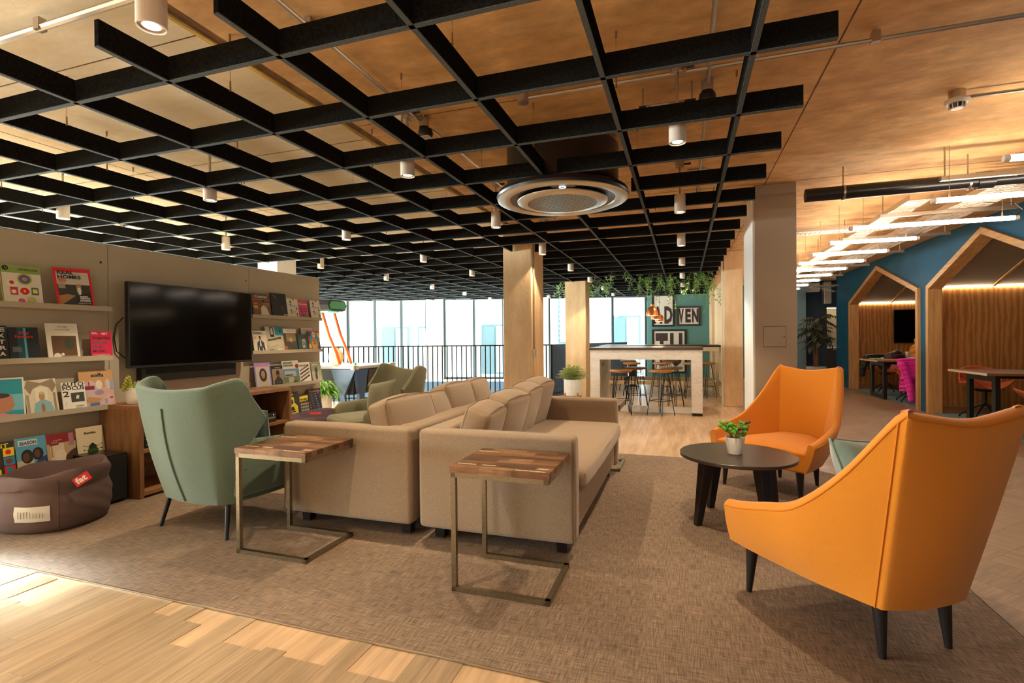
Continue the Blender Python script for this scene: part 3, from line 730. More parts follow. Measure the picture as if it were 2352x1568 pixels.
# ------------------------------------------------------------------ sofas
def sofa(name_label, loc, rz, cushions, label):
    """local frame: seat faces +x, long side along y (0..L), back at x=0"""
    L, D = 1.95, .96
    t = thing('sofa', label, 'sofa', loc, rz, 'pair of beige sofas back to back')
    m = MB(); softbox(m, (0.02, .02, .10), (D-.03, L-.02, .345), linen, .02, 0, 6); m.build('base', t, smooth=60)
    m = MB(); softbox(m, (0, .10, .10), (.17, L-.10, .685), linen, .03, .004, 8); m.build('back', t, smooth=60)
    for y0, y1 in ((0, .115), (L-.115, L)):
        m = MB(); softbox(m, (0, y0, .095), (D, y1, .685), linen, .028, .005, 8); a = m.build('arm', t, smooth=60)
        yo = y0+.006 if y0 == 0 else y1-.006
        MB().tube([(.02, yo, .668), (D-.02, yo, .668), (D-.006, yo, .65), (D-.006, yo, .11)], .003, piping_m, 5).build('piping', a)
    m = MB(); softbox(m, (.17, .118, .345), (D+.035, L-.118, .485), linen, .05, .018, 10); s = m.build('seat_cushion', t, smooth=60)
    MB().tube([(D+.028, .14, .452), (D+.04, L/2, .456), (D+.028, L-.14, .452)], .0035, piping_m, 5).build('piping', s)
    for x in (.09, D-.10):
        for y in (.13, L-.13): MB().hexa([(x-.028, y-.028, 0), (x+.028, y-.028, 0), (x+.028, y+.028, 0), (x-.028, y+.028, 0)], [(x-.035, y-.035, .10), (x+.035, y-.035, .10), (x+.035, y+.035, .10), (x-.035, y+.035, .10)], darkwood).build('leg', t, smooth=0)
    for k, (y, wd, h, lean, xo, yaw, lb) in enumerate(cushions):
        M_ = Matrix.Translation((.17+xo, y, .475)) @ Matrix.Rotation(rad(yaw), 4, 'Z') @ Matrix.Rotation(rad(90), 4, 'Z') @ Matrix.Rotation(rad(lean), 4, 'X') @ Matrix.Translation((0, 0, h/2))
        m = MB(); softbox(m, (-wd/2, -.085, -h/2), (wd/2, .085, h/2), linen, .032, .030, 8, M_)
        c = m.build('back_cushion', t, smooth=60)
        for sy in (-.083, .083):
            m = MB(); e = .028
            pts = [(-wd/2-.002, sy*.86, -h/2+e), (-wd/2-.012, sy*.86, 0), (-wd/2-.002, sy*.86, h/2-e), (-wd/2+e, sy*.86, h/2+.001), (0, sy*.86, h/2+.014), (wd/2-e, sy*.86, h/2+.001), (wd/2+.002, sy*.86, h/2-e), (wd/2+.012, sy*.86, 0), (wd/2+.002, sy*.86, -h/2+e)]
            m.tube(pts, .0022, piping_m, 5, M=M_); m.build('piping', c)
    return t
sofa('', (-1.53, 2.75, 0), 0, [(.36, .47, .33, 17, .05, 6, ''), (.80, .46, .365, 17, .05, -4, ''), (1.21, .46, .385, 16, .055, 2, ''), (1.61, .45, .40, 15, .05, -2, '')],
     'beige linen sofa facing the coffee table, with a row of four loose back cushions')
sofa('', (-1.585, 4.70, 0), pi, [(.36, .46, .38, 16, .0, 3, ''), (.80, .46, .385, 16, .0, -2, ''), (1.22, .44, .345, 20, .0, 2, ''), (1.62, .54, .365, 17, -.01, -4, '')],
     'beige linen sofa facing the wall screen, back to back with the other sofa')

# C-shaped side tables
def c_table(label, loc, rz):
    t = thing('side_table', label, 'side table', loc, rz, 'C-shaped side tables at the sofa ends')
    W, D, H = .49, .42, .578; k = .024
    m = MB()
    for y in (0, D-k):
        m.box((0, y, 0), (k, y+k, H-k), brass); m.box((0, y, H-k), (W, y+k, H), brass); m.box((0, y, 0), (W, y+k, k), brass)
    m.box((W-k, 0, 0), (W, D, k), brass); m.box((W-k, 0, H-k), (W, D, H), brass); m.box((0, 0, H-k), (k, D, H), brass)
    m.build('frame', t, smooth=0)
    # top made of staggered reclaimed blocks
    top = bpy.data.objects.new('table_top', None); COL.objects.link(top); top.parent = t
    rn = random.Random(5); cols_ = [(.17, .070, .028), (.115, .050, .022), (.22, .10, .04), (.075, .036, .02), (.27, .14, .065)]
    n = 9; y = 0
    while y < n:
        x = -.004
        while x < W+.003:
            l = rn.uniform(.07, .2); x1 = min(x+l, W+.004)
            if W+.004-x1 < .05: x1 = W+.004
            c = rn.choice(cols_); mm = mat('reclaimed_wood_%d' % cols_.index(c), c, .4, var=((12, 90, 90), .35, 5), var2=((18, 70, 10), .35, 3, (c[0]*.35, c[1]*.35, c[2]*.35)))
            MB().box((x+.0003, y*(D+.008)/n-.004+.0003, H), (x1-.0003, (y+1)*(D+.008)/n-.004-.0003, H+.030+rn.uniform(-.0004, .0004)), mm).build('block', top, smooth=0)
            if rn.random() < .2: MB().box((x+.012, y*(D+.008)/n+.012, H+.030), (x1-.02, y*(D+.008)/n+.022, H+.0307), mat('worn_paint', (.55, .46, .33), .7, var=((60, 200, 10), .5, 4))).build('paint_fleck', top, smooth=0)
            x = x1
        y += 1
    return t
ct = c_table('C-shaped brass side table with reclaimed wood top nearest the orange armchairs', (-1.08, 2.258, .006), 0)
copy_tree(ct, loc=(-2.456, 2.286, .006), label='C-shaped brass side table with reclaimed wood top beside the sage wing armchair')
copy_tree(ct, loc=(-1.055, 4.728, .006), label='C-shaped brass side table at the far end of the sofas, mostly hidden')

# ------------------------------------------------------------------ orange armchairs
def shell(prof, inward, th, m, nu=56, nv=12, zlow=None):
    """prof: stations [(bottom xyz),(top xyz),bulge]; closed thick wall following them"""
    Bp = [p[0] for p in prof]; Tp = [p[1] for p in prof]; Bg = [(p[2],) for p in prof]
    mb = MB()
    def base(u, v):
        b = Vector(crom(Bp, u)); t_ = Vector(crom(Tp, u)); g = crom(Bg, u)[0]
        n = Vector((b.x+t_.x, 0, 0))
        p = b.lerp(t_, v)
        return p, g
    def outer(u, v):
        p, g = base(u, v); e = 1e-3
        pu = base(min(u+e, 1), v)[0]-base(max(u-e, 0), v)[0]; pv = base(u, min(v+e, 1))[0]-base(u, max(v-e, 0))[0]
        nrm = pu.cross(pv).normalized()
        if nrm.dot(Vector((p.x, p.y-.3, 0))) < 0: nrm = -nrm
        return p+nrm*g*sin(pi*v), nrm
    ring = []
    k = [(0, v/(nv-1)) for v in range(nv)]
    def fn(i, j):
        u = i/(nu-1)
        # profile loop: outer up (0..nv-1), rounded lip, inner down
        if j < nv: p, n_ = outer(u, j/(nv-1)*1.0); return p
        q = j-nv
        if q < 4:
            p, n_ = outer(u, 1.0); a = (q+1)/5*pi
            return p-n_*(th/2)*(1-cos(a))+Vector((0, 0, 1))*(th*.38)*sin(a)
        v = 1-(q-4)/(nv-1); p, n_ = outer(u, v); return p-n_*th
    NV = nv+4+nv
    vs = [fn(i, j) for j in range(NV) for i in range(nu)]; fs = []
    for j in range(NV):
        for i in range(nu-1):
            j2 = (j+1) % NV; fs.append((j*nu+i, j*nu+i+1, j2*nu+i+1, j2*nu+i))
    fs.append(tuple(j*nu for j in range(NV))); fs.append(tuple(j*nu+nu-1 for j in range(NV-1, -1, -1)))
    mb.add(vs, fs, m)
    lip = [outer(i/(nu-1), 1.0)[0]+Vector((0, 0, .001)) for i in range(nu)]
    return mb, lip, outer
def orange_chair(label, loc, ang, group='orange lounge armchairs'):
    t = thing('armchair', label, 'armchair', loc, ang-pi/2, group)
    half = [((-.375, .625, .235), (-.425, .600, .415), .006), ((-.355, .50, .228), (-.43, .49, .435), .012), ((-.325, .36, .222), (-.425, .34, .475), .016), ((-.285, .20, .215), (-.40, .17, .535), .016),
            ((-.235, .065, .21), (-.345, .0, .695), .012), ((-.205, -.005, .207), (-.275, -.165, .925), .006), ((-.17, -.035, .205), (-.235, -.195, .935), .004)]
    mid = [((0, -.055, .203), (0, -.205, .905), .02)]
    prof = half+mid+[((-b[0], b[1], b[2]), (-c[0], c[1], c[2]), g) for b, c, g in half[::-1]]
    mb, lip, outer = shell(prof, 1, .052, orange, 72, 12)
    o = mb.build('shell', t, bevel=.010, seg=3, smooth=50)
    MB().tube(lip, .0038, orange_pipe, 6).build('piping', o)
    for u in (5/14., 9/14.): MB().tube([outer(u, v/14)[0] for v in range(15)], .0042, orange_pipe, 6).build('piping', o)
    # seat block with domed top
    def seat(u, v):
        y = .02+.59*v; wd = (.19+.17*v)*1.0; x = (2*u-1)*wd
        return (x, y, 0)
    m = MB(); N = 12
    topv = [(seat(i/N, j/N)[0], seat(i/N, j/N)[1], .375+.035*(1-(2*i/N-1)**4)*(1-(max(0, j/N-.86)/.14)**2*.9)) for j in range(N+1) for i in range(N+1)]
    botv = [(p[0], p[1], .225) for p in topv]
    fs = [(j*(N+1)+i, j*(N+1)+i+1, (j+1)*(N+1)+i+1, (j+1)*(N+1)+i) for j in range(N) for i in range(N)]
    K = len(topv); edge = [i for i in range(N+1)]+[j*(N+1)+N for j in range(1, N+1)]+[N*(N+1)+i for i in range(N-1, -1, -1)]+[j*(N+1) for j in range(N-1, 0, -1)]
    m.add(topv+botv, fs+[tuple(K+a for a in f[::-1]) for f in fs]+[(a, K+a, K+b, b) for a, b in zip(edge, edge[1:]+edge[:1])], orange)
    m.build('seat', t, bevel=.018, seg=3, smooth=50)
    for x, y, dx, dy in ((-.30, .56, -.012, .012), (.30, .56, .012, .012), (-.150, .03, -.004, -.02), (.150, .03, .004, -.02)):
        MB().cyl((x+dx, y+dy, 0), (x, y, .235), .0125, .030, darkwood, 16).build('leg', t)
    return t
orange_chair('orange wool armchair seen from the front, beyond the coffee table', (.905, 4.86, .006), rad(232))
orange_chair('large orange wool armchair in the near corner, seen from behind', (.843, 2.35, .006), rad(120))
pl = thing('throw_pillow', 'sea green velvet throw pillow leaning inside the nearest orange armchair', 'pillow', (.83, 2.79, .38), rad(40))
m = MB(); pillow(m, .38, .38, .15, teal_velvet, Matrix.Translation((0, 0, .18))@Matrix.Rotation(rad(-28), 4, 'X')@Matrix.Rotation(rad(8), 4, 'Y'), seed=3); c = m.build('cover', pl, smooth=60)
m = MB()
m.tube([Vector((a*.185, 0, b*.185)) for a, b in ((-1, -1), (-.97, 0), (-1, 1), (0, .97), (1, 1), (.97, 0), (1, -1), (0, -.97))], .007, teal_velvet, 6, closed=True, M=Matrix.Translation((0, 0, .18))@Matrix.Rotation(rad(-28), 4, 'X')@Matrix.Rotation(rad(8), 4, 'Y'))
m.build('flange', pl)

# ------------------------------------------------------------------ sage wing armchairs
def wing_chair(label, loc, ang, mt, mp):
    t = thing('wing_armchair', label, 'armchair', loc, ang-pi/2, 'winged armchairs')
    half = [((-.315, .10, .21), (-.395, .14, .70), .0), ((-.305, .055, .205), (-.405, .09, .80), .012), ((-.29, .02, .20), (-.408, .01, .925), .018), ((-.255, -.015, .20), (-.365, -.10, .915), .022), ((-.20, -.035, .198), (-.265, -.17, .885), .014)]
    prof = half+[((0, -.055, .195), (0, -.20, .868), .03)]+[((-b[0], b[1], b[2]), (-c[0], c[1], c[2]), g) for b, c, g in half[::-1]]
    mb, lip, outer = shell(prof, 1, .05, mt, 64, 12)
    # wing outline: pull the free front edge back between arm and wing tip
    vs = []
    for (x, y, z) in mb.v:
        d = max(0, 1-abs(z-.47)/.22); k = max(0, min(1, (y-.02)/.14)) if abs(x) > .26 else 0
        f = max(0, 1-abs(z-.70)/.16)*k
        vs.append((x, y-.10*d*k+.05*f, z))
    mb.v = vs
    o = mb.build('back_shell', t, bevel=.010, seg=3, smooth=50)
    for u in (.5,): MB().tube([outer(u, .02+.86*v/12)[0]+Vector((0, -.002, 0)) for v in range(13)], .0055, mp, 6).build('piping', o)
    # body: bucket under the seat with arms growing out of it
    def body(u, v):
        a = -pi/2+u*2*pi; ca, sa = cos(a), sin(a); ex = 3.2
        r = (abs(ca)**ex+abs(sa)**ex)**(-1/ex)
        wx, wy = .285+.06*v, .30+.045*v
        return (r*ca*wx, .315+r*sa*wy+.04*v, .185+.19*v)
    m = MB(); m.grid(body, 40, 8, mt, closeu=True, capv=True); m.build('seat_frame', t, bevel=.015, seg=2, smooth=50)
    m = MB(); softbox(m, (-.275, .03, .355), (.275, .70, .455), mt, .04, .022, 8); c = m.build('seat_cushion', t, smooth=60)
    for s in (-1, 1):
        m = MB()
        def arm(u, v, s=s):
            y = .02+.56*v; hz = .585-.03*v-.05*max(0, (v-.85)/.15)**2; w_ = .045*(1 if v < .9 else 1-.45*((v-.9)/.1)**2)
            a = 2*pi*u; zc = (hz+.24)/2; hh = (hz-.24)/2
            ex = 2.6; ca, sa = cos(a), sin(a); r = (abs(ca)**ex+abs(sa)**ex)**(-1/ex)
            return (s*(.325+.045*(zc+r*sa*hh-.24)+.02*sin(pi*v))+r*ca*w_, y, zc+r*sa*hh)
        m.grid(arm, 24, 16, mt, closeu=True, capv=True); a_ = m.build('arm', t, bevel=.008, smooth=60)
        MB().tube([Vector(arm(.0 if s > 0 else .5, .03+v*.01)) for v in range(0, 3)]+[], .003, mp, 5).build('piping', a_)
    for x, y, dx, dy in ((-.26, .02, -.035, -.04), (.26, .02, .035, -.04), (-.25, .52, -.03, .05), (.25, .52, .03, .05)):
        MB().cyl((x+dx, y+dy, 0), (x, y, .20), .011, .015, black_metal, 12).build('leg', t)
    return t
wing_chair('sage green wing armchair seen from behind, next to the magazine wall', (-2.985, 2.465, .006), rad(85), green, green_pipe).scale = (1.06, 1.06, 1.04)
wing_chair('olive green wing armchair with a pillow, facing the wall screen beyond the sofas', (-2.93, 4.87, .006), rad(241), olive, green_pipe)
def throw(label, loc, rz, w_, h, t_, m_, tilt, seed, roll=6):
    t = thing('throw_pillow', label, 'pillow', loc, rz)
    m = MB(); M_ = Matrix.Translation((0, 0, h/2))@Matrix.Rotation(rad(tilt), 4, 'X')@Matrix.Rotation(rad(roll), 4, 'Y')
    pillow(m, w_, h, t_, m_, M_, seed=seed, pw=2.6); m.build('cover', t, smooth=60)
    m = MB(); a, b = w_/2-.006, h/2-.006; m.tube([(-a, 0, -b), (-a*.96, 0, 0), (-a, 0, b), (0, 0, b*.96), (a, 0, b), (a*.96, 0, 0), (a, 0, -b), (0, 0, -b*.96)], .005, m_, 5, closed=True, M=M_); m.build('piping', t)
throw('olive green pillow resting in the wing armchair beyond the sofas', (-3.02, 4.66, .455), rad(241-90+12), .40, .34, .13, olive, 16, 8, 10)
throw('sea green pillow just visible past the wing of the nearest sage armchair', (-2.80, 2.70, .455), rad(5), .36, .34, .12, teal_velvet, 14, 9)

# ------------------------------------------------------------------ coffee table and succulent
t = thing('coffee_table', 'round dark coffee table with splayed black legs between the orange armchairs', 'coffee table', (.325, 3.69, .006))
MB().lathe([(.0, .424), (.345, .424), (.36, .430), (.36, .447), (.357, .450), (.0, .450)], mat('dark_taupe_laminate', (.055, .042, .035), .33), 72).build('table_top', t)
ang0 = rad(76.6)
m = MB()
for a in (ang0, ang0+pi/2):
    m.box((-.24, -.018, .385), (.24, .018, .424), darkwood, Matrix.Rotation(a+pi/4, 4, 'Z'))
m.build('cross_rail', t, smooth=0)
for k in range(4):
    a = ang0+pi/4+k*pi/2; M_ = Matrix.Rotation(a, 4, 'Z')
    MB().hexa([(.275, -.020, 0), (.315, -.020, 0), (.315, .020, 0), (.275, .020, 0)], [(.185, -.036, .424), (.265, -.036, .424), (.265, .036, .424), (.185, .036, .424)], darkwood, M_).build('leg', t, bevel=.004, smooth=0)
def leaf_blade(mb, base, d, L, w_, m, droop=.2, curl=.15, n=4, up=Vector((0, 0, 1))):
    """one leaf: pointed strip with a fold, from base along d"""
    d = Vector(d).normalized(); s = d.cross(up); s = s.normalized() if s.length > 1e-4 else Vector((1, 0, 0)); nrm = s.cross(d)
    vs = []; fs = []
    for i in range(n+1):
        q = i/n; wd = w_*sin(pi*min(.06+q*.94, 1))**.8 if i < n else 0
        c = Vector(base)+d*L*q-Vector((0, 0, 1))*droop*L*q*q
        vs += [c-s*wd/2+nrm*curl*wd, c, c+s*wd/2+nrm*curl*wd]
    for i in range(n):
        for k in (0, 1): fs.append((3*i+k, 3*i+k+1, 3*i+3+k+1, 3*i+3+k))
    mb.add(vs, fs, m)
def fat_leaf(mb, base, d, L, w_, m):
    d = Vector(d).normalized(); q = d.to_track_quat('Z', 'X').to_matrix().to_4x4(); M_ = Matrix.Translation(base)@q
    n = 8; prof = [(.05, .0), (.30, .18), (.5, .45), (.46, .72), (.25, .92), (.0, 1.0)]
    vs = []; fs = []
    for r, z in prof: vs += [(r*w_*cos(2*pi*k/n), r*w_*.42*sin(2*pi*k/n), z*L) for k in range(n)]
    for i in range(len(prof)-1):
        for k in range(n): fs.append((i*n+k, i*n+(k+1) % n, (i+1)*n+(k+1) % n, (i+1)*n+k))
    mb.add(vs, fs, m, M_)
t = thing('potted_succulent', 'small jade succulent in a white pot on the coffee table', 'potted plant', (.312, 3.675, .456))
MB().lathe([(.001, 0), (.040, 0), (.044, .004), (.062, .108), (.060, .113), (.055, .110), (.050, .095), (.0, .095)], pot_white, 32).build('pot', t)
MB().cyl((0, 0, .09), (0, 0, .1), .052, .054, soil, 20).build('soil', t)
rn = random.Random(11)
for k in range(7):
    a = 2*pi*k/7+.3; r = .02+.022*rn.random(); h = .07+.06*rn.random(); tip = Vector((cos(a)*r*1.9, sin(a)*r*1.9, .10+h))
    MB().tube([(cos(a)*r*.5, sin(a)*r*.5, .095), tuple(tip)], .004, leaf_red, 6).build('stem', t)
    m = MB()
    for q in range(9):
        b = q*2.4; el = .25+.12*(q % 4); m_ = leaf_red if (q+k) % 5 == 0 else leaf_g
        fat_leaf(m, tip-Vector((0, 0, .006*q)), (cos(b)*cos(el), sin(b)*cos(el), sin(el)), .035+.012*rn.random(), .026, m_)
    m.build('rosette', t, smooth=70)

# ------------------------------------------------------------------ picture ledges
for (y0, y1, side) in ((1.94, 2.88, 'beside the beanbag'), (4.29, 5.395, 'to the far side of the wall screen')):
    for k, z in enumerate((1.512, 1.122, .732, .342)):
        t = thing('picture_ledge', 'taupe picture ledge %s, %s' % (side, ['topmost', 'second from the top', 'third from the top', 'lowest'][k]), 'shelf', (-4.45, y0, z), 0)
        L = y1-y0
        B('shelf_board', (0, 0, -.038), (.10, L, -.026), panel_m, t, smooth=0); B('front_lip', (.088, 0, -.026), (.10, L, 0), panel_m, t, smooth=0)
        B('back_board', (0, 0, -.026), (.010, L, .05), panel_m, t, smooth=0)

K = (.01, .01, .01); Wt = (.78, .76, .70); RED = (.68, .02, .02); TEAL = (.02, .30, .38); SKY = (.10, .36, .55); YEL = (.80, .65, .03); PINK = (.75, .06, .22)
def art_mesh(items, W, H):
    mb = MB(); lay = 0
    for it in items:
        lay += 1; d = -.0003-.00018*lay
        k = it[0]
        if k == 'r': _, x0, y0, x1, y1, c = it; mb.add([(x0*W, d, y0*H), (x1*W, d, y0*H), (x1*W, d, y1*H), (x0*W, d, y1*H)], [(0, 1, 2, 3)], flat(c))
        elif k == 'e':
            _, cx, cy, rx, ry, c = it; n = 18
            mb.add([(cx*W+rx*W*cos(2*pi*i/n), d, cy*H+ry*H*sin(2*pi*i/n)) for i in range(n)], [tuple(range(n))], flat(c))
        elif k == 'p': mb.add([(x*W, d, y*H) for x, y in it[1]], [tuple(range(len(it[1])))], flat(it[2]))
    return mb, lay
def magazine(label, y0, y1, z, h, spine, items, texts=(), lean=9., roll=0., x=-4.362, th=.006, cat='magazine', rowgrp=None):
    """stands on a ledge; local x runs along the wall, front cover faces -y locally"""
    W = y1-y0
    t = thing('magazine', label, cat, (x-.001, y0, z-.025), 0, rowgrp)
    t.rotation_euler = (rad(-lean), rad(-roll), pi/2)
    H = h+.025
    MB().box((0, 0, 0), (W, th, H), flat(spine)).box((.001, .0008, .001), (W-.0003, th-.0008, H-.0006), paper).build('pages', t, bevel=.0006, seg=1, smooth=0)
    mb, lay = art_mesh(items, W, H)
    c = mb.build('cover_print', t, smooth=0)
    for s, tx, ty, size, col, wd in texts:
        text('lettering', s, size*H, flat(col), c, (tx*W, -.0003-.00018*(lay+2), ty*H), (pi/2, 0, 0), width=wd*W, fat=.0008 if size > .08 else 0, ex=.0001)
    return t
Z1, Z2, Z3, Z4 = 1.512, 1.122, .732, .342
BG = lambda c: ('r', 0, 0, 1, 1, c)
def lines(x0, y0, n, w_, h, c, gap=None):
    return [('r', x0, y0-i*(gap or h*2), x0+w_*(1 if i % 3 else .8), y0-i*(gap or h*2)+h, c) for i in range(n)]
# -- near block, top row
magazine('cream magazine with green title band and painted plates on the top ledge', 2.192, 2.423, Z1, .262, (.30, .38, .12),
  [BG((.74, .70, .58)), ('r', 0, .80, 1, 1, (.28, .40, .10)), ('e', .13, .91, .08, .06, K), ('r', 0, 0, .03, 1, (.35, .24, .10)),
   ('e', .58, .66, .19, .145, (.55, .44, .10)), ('e', .58, .66, .15, .11, (.06, .14, .28)), ('e', .58, .66, .07, .05, (.6, .2, .05)), ('e', .25, .55, .14, .10, (.78, .75, .68)), ('e', .25, .56, .06, .045, RED),
   ('e', .55, .36, .16, .12, (.80, .78, .72)), ('e', .55, .36, .12, .09, RED), ('e', .55, .36, .03, .03, YEL), ('r', .20, .26, .38, .45, (.60, .04, .04)), ('e', .28, .34, .06, .045, Wt), ('r', .72, .28, .90, .46, (.05, .14, .25)), ('r', .75, .32, .87, .42, YEL),
   ('e', .45, .12, .13, .08, Wt), ('e', .45, .12, .09, .06, (.65, .08, .15)), ('e', .70, .14, .11, .09, (.50, .50, .18))],
  [('U', .10, .885, .07, Wt, .06), ('UPPERCASE', .42, .87, .075, K, .50)], rowgrp=None)
magazine('magazine with a red border, bold black title and a dark room photo', 2.515, 2.765, Z1, .276, RED,
  [BG(RED), ('r', .06, .04, .93, .90, (.66, .60, .50)), ('r', .06, .04, .93, .58, (.05, .05, .045)), ('p', [(.06, .04), (.50, .30), (.30, .34), (.06, .30)], (.42, .22, .08)), ('p', [(.45, .04), (.55, .30), (.93, .40), (.93, .04)], (.03, .03, .03)),
   ('r', .55, .40, .68, .60, (.5, .3, .12)), ('e', .62, .42, .05, .10, Wt), ('e', .62, .54, .025, .03, (.45, .25, .15)), ('r', .08, .48, .26, .60, (.35, .36, .25))]+lines(.09, .72, 4, .22, .015, RED, .03)+lines(.60, .26, 3, .28, .03, Wt, .05),
  [('REAL', .08, .84, .125, K, .45), ('HOMES', .08, .73, .125, K, .62), ('BOLD', .62, .22, .05, Wt, .24), ('UNIQUE', .58, .15, .05, Wt, .30), ('CREATIVE', .52, .09, .05, Wt, .36)], roll=2.5)
# second row
magazine('narrow black book with tall cream letters running down its cover, at the picture edge', 2.05, 2.222, Z2, .228, K, [BG((.012, .012, .014))],
  [(c, .72, .84-.165*i, .15, Wt, .20) for i, c in enumerate('EXTRA')])
magazine('black magazine with a glowing blue stripe and red title', 2.228, 2.402, Z2, .218, K, [BG((.008, .012, .018)), ('r', .28, 0, .52, 1, (.01, .06, .09)), ('r', .50, .02, .58, .98, (.08, .42, .50))]+lines(.10, .42, 6, .30, .008, (.4, .42, .42), .025),
  [('Dirty', .34, .80, .11, RED, .34), ('Furniture', .20, .69, .11, RED, .60)])
magazine('cream magazine with a brown still life photo under a thin lettered title', 2.450, 2.656, Z2, .252, Wt, [BG((.80, .76, .66)), ('r', .14, .04, .92, .66, (.13, .06, .02)), ('r', .14, .04, .92, .12, (.30, .26, .24)), ('e', .70, .45, .16, .16, (.05, .06, .03)), ('e', .28, .11, .12, .09, (.76, .70, .60)), ('e', .45, .16, .05, .04, (.76, .74, .70))],
  [('design', .34, .89, .065, (.30, .26, .18), .34), ('anthology', .28, .81, .065, (.30, .26, .18), .46)])
magazine('small crimson brochure printed with a column of event names', 2.733, 2.888, Z2, .195, (.62, .01, .07), [BG((.62, .008, .07))]+lines(.04, .93, 2, .3, .018, Wt, .04),
  [('NST', .52, .87, .10, Wt, .28)]+[(s, .06, .70-.155*i, .125, (K, (.05, .12, .10), (.10, .08, .20), (.02, .02, .05), (.45, .38, .25))[i], w_) for i, (s, w_) in enumerate((('THEATRE', .86), ('DANCE', .68), ('FILM', .46), ('MUSIC', .60), ('COMEDY', .80)))], lean=5)
# third row
magazine('magazine showing a head in profile against a turquoise sky', 2.085, 2.311, Z3, .262, Wt, [BG(Wt), ('r', 0, 0, .955, .965, TEAL), ('r', 0, .22, .955, .60, (.16, .48, .55)), ('p', [(0, 0), (.955, 0), (.955, .10), (.55, .14), (.45, .17), (0, .20)], (.55, .30, .32)),
   ('e', .42, .40, .26, .21, (.46, .20, .12)), ('p', [(.38, .16), (.62, .20), (.72, .32), (.70, .55), (.60, .60), (.30, .60), (.25, .16)], (.46, .20, .12)), ('p', [(.66, .42), (.76, .36), (.70, .31)], (.46, .20, .12)), ('e', .38, .58, .25, .06, (.06, .03, .03))]+lines(0, .56, 9, .36, .012, (.72, .55, .45), .038), lean=8, roll=-1)
magazine('magazine with a man in a pale blue top pressing his palms together', 2.321, 2.513, Z3, .232, Wt, [BG((.68, .62, .48)), ('p', [(.10, 1), (.5, .9), (.9, 1), (1, .8), (.85, .6), (.75, .75), (.5, .84), (.25, .75), (.15, .6), (0, .8)], (.28, .22, .14)), ('r', .02, 0, .10, .6, (.35, .28, .20)), ('r', .86, 0, .94, .6, (.30, .24, .16)),
   ('r', .30, .35, .70, .78, (.74, .72, .56)), ('p', [(.18, .06), (.26, .34), (.42, .42), (.60, .42), (.76, .34), (.86, .06)], (.24, .46, .52)), ('e', .50, .52, .095, .115, (.44, .25, .14)), ('e', .50, .62, .09, .04, (.58, .42, .28)), ('e', .50, .20, .06, .13, (.34, .17, .10)), ('r', .18, 0, .86, .07, (.06, .05, .04))], roll=1.5)
magazine('white booklet with crowded black capitals and a small dark photo', 2.538, 2.695, Z3, .198, Wt, [BG((.80, .78, .72)), ('r', .36, .32, .93, .64, (.05, .055, .05)), ('p', [(.55, .44), (.62, .56), (.72, .54), (.68, .42)], (.7, .68, .6))]+lines(.12, .30, 3, .02, .02, K, .06),
  [('AUTO', .02, .86, .19, K, .94), ('FOCUS', .02, .74, .17, K, .94), ('2', .02, .52, .26, K, .26), ('UNSEEN', .50, .16, .06, K, .36), ('PEOPLE', .50, .09, .06, K, .30)], x=-4.358)
magazine('magazine with a tan border and pastel pink furniture drawing', 2.669, 2.913, Z3, .277, (.55, .58, .52), [BG((.58, .33, .14)), ('r', .08, .02, .99, .55, (.66, .42, .42)), ('e', .30, .52, .22, .22, (.60, .46, .52)), ('e', .56, .62, .10, .12, (.76, .70, .56)), ('r', .12, .50, .42, .60, (.24, .03, .05)), ('e', .82, .62, .08, .14, (.66, .52, .52)),
   ('p', [(.10, .20), (.45, .12), (.60, .26), (.22, .32)], (.52, .30, .12)), ('r', .24, .02, .52, .16, (.10, .18, .45)), ('e', .54, .42, .14, .06, (.32, .30, .44)), ('p', [(.55, .10), (.90, .06), (.96, .30), (.80, .40)], (.72, .48, .50)), ('r', .68, .10, .76, .24, (.32, .38, .58)), ('r', .90, .48, 1, .72, (.30, .42, .60)), ('r', .84, .24, .94, .28, (.35, .04, .05)), ('e', .26, .66, .02, .06, RED)],
  [('soffa', .34, .83, .13, (.03, .04, .10), .38)], x=-4.372)
# fourth row
magazine('black annual with yellow letters and coloured squares, at the picture edge', 2.075, 2.254, Z4, .215, K, [BG((.03, .03, .02)), ('r', .0, .08, .55, .78, (.10, .01, .01)), ('e', .2, .66, .3, .08, Wt), ('r', 0, .10, .54, .24, YEL), ('r', .64, .58, .98, .82, YEL), ('r', .64, .33, .98, .56, (.02, .30, .55)), ('r', .64, .08, .98, .31, RED), ('e', .80, .70, .09, .07, RED), ('e', .80, .44, .11, .08, (.22, .05, .03)), ('e', .80, .20, .10, .07, (.02, .25, .45)), ('r', .64, .01, .98, .05, YEL)],
  [('NT', .42, .83, .17, YEL, .38)])
magazine('blue sky magazine with two women side by side under a boxed title', 2.262, 2.437, Z4, .222, Wt, [BG(SKY), ('r', 0, .05, 1, .25, (.30, .45, .52)), ('r', .08, .77, .72, .93, (.72, .68, .55)), ('p', [(0, 0), (0, .35), (.30, .38), (.55, .33), (.52, 0)], (.58, .46, .26)), ('p', [(.46, 0), (.50, .18), (.75, .36), (1, .42), (1, 0)], (.02, .05, .18)),
   ('e', .34, .46, .20, .20, (.02, .015, .01)), ('e', .70, .50, .19, .18, (.02, .015, .01)), ('e', .30, .44, .11, .13, (.12, .05, .025)), ('e', .68, .50, .10, .12, (.14, .05, .025))]+lines(.86, .22, 2, .08, .03, Wt, .06),
  [('SEASON', .12, .80, .135, (.02, .13, .32), .56)])
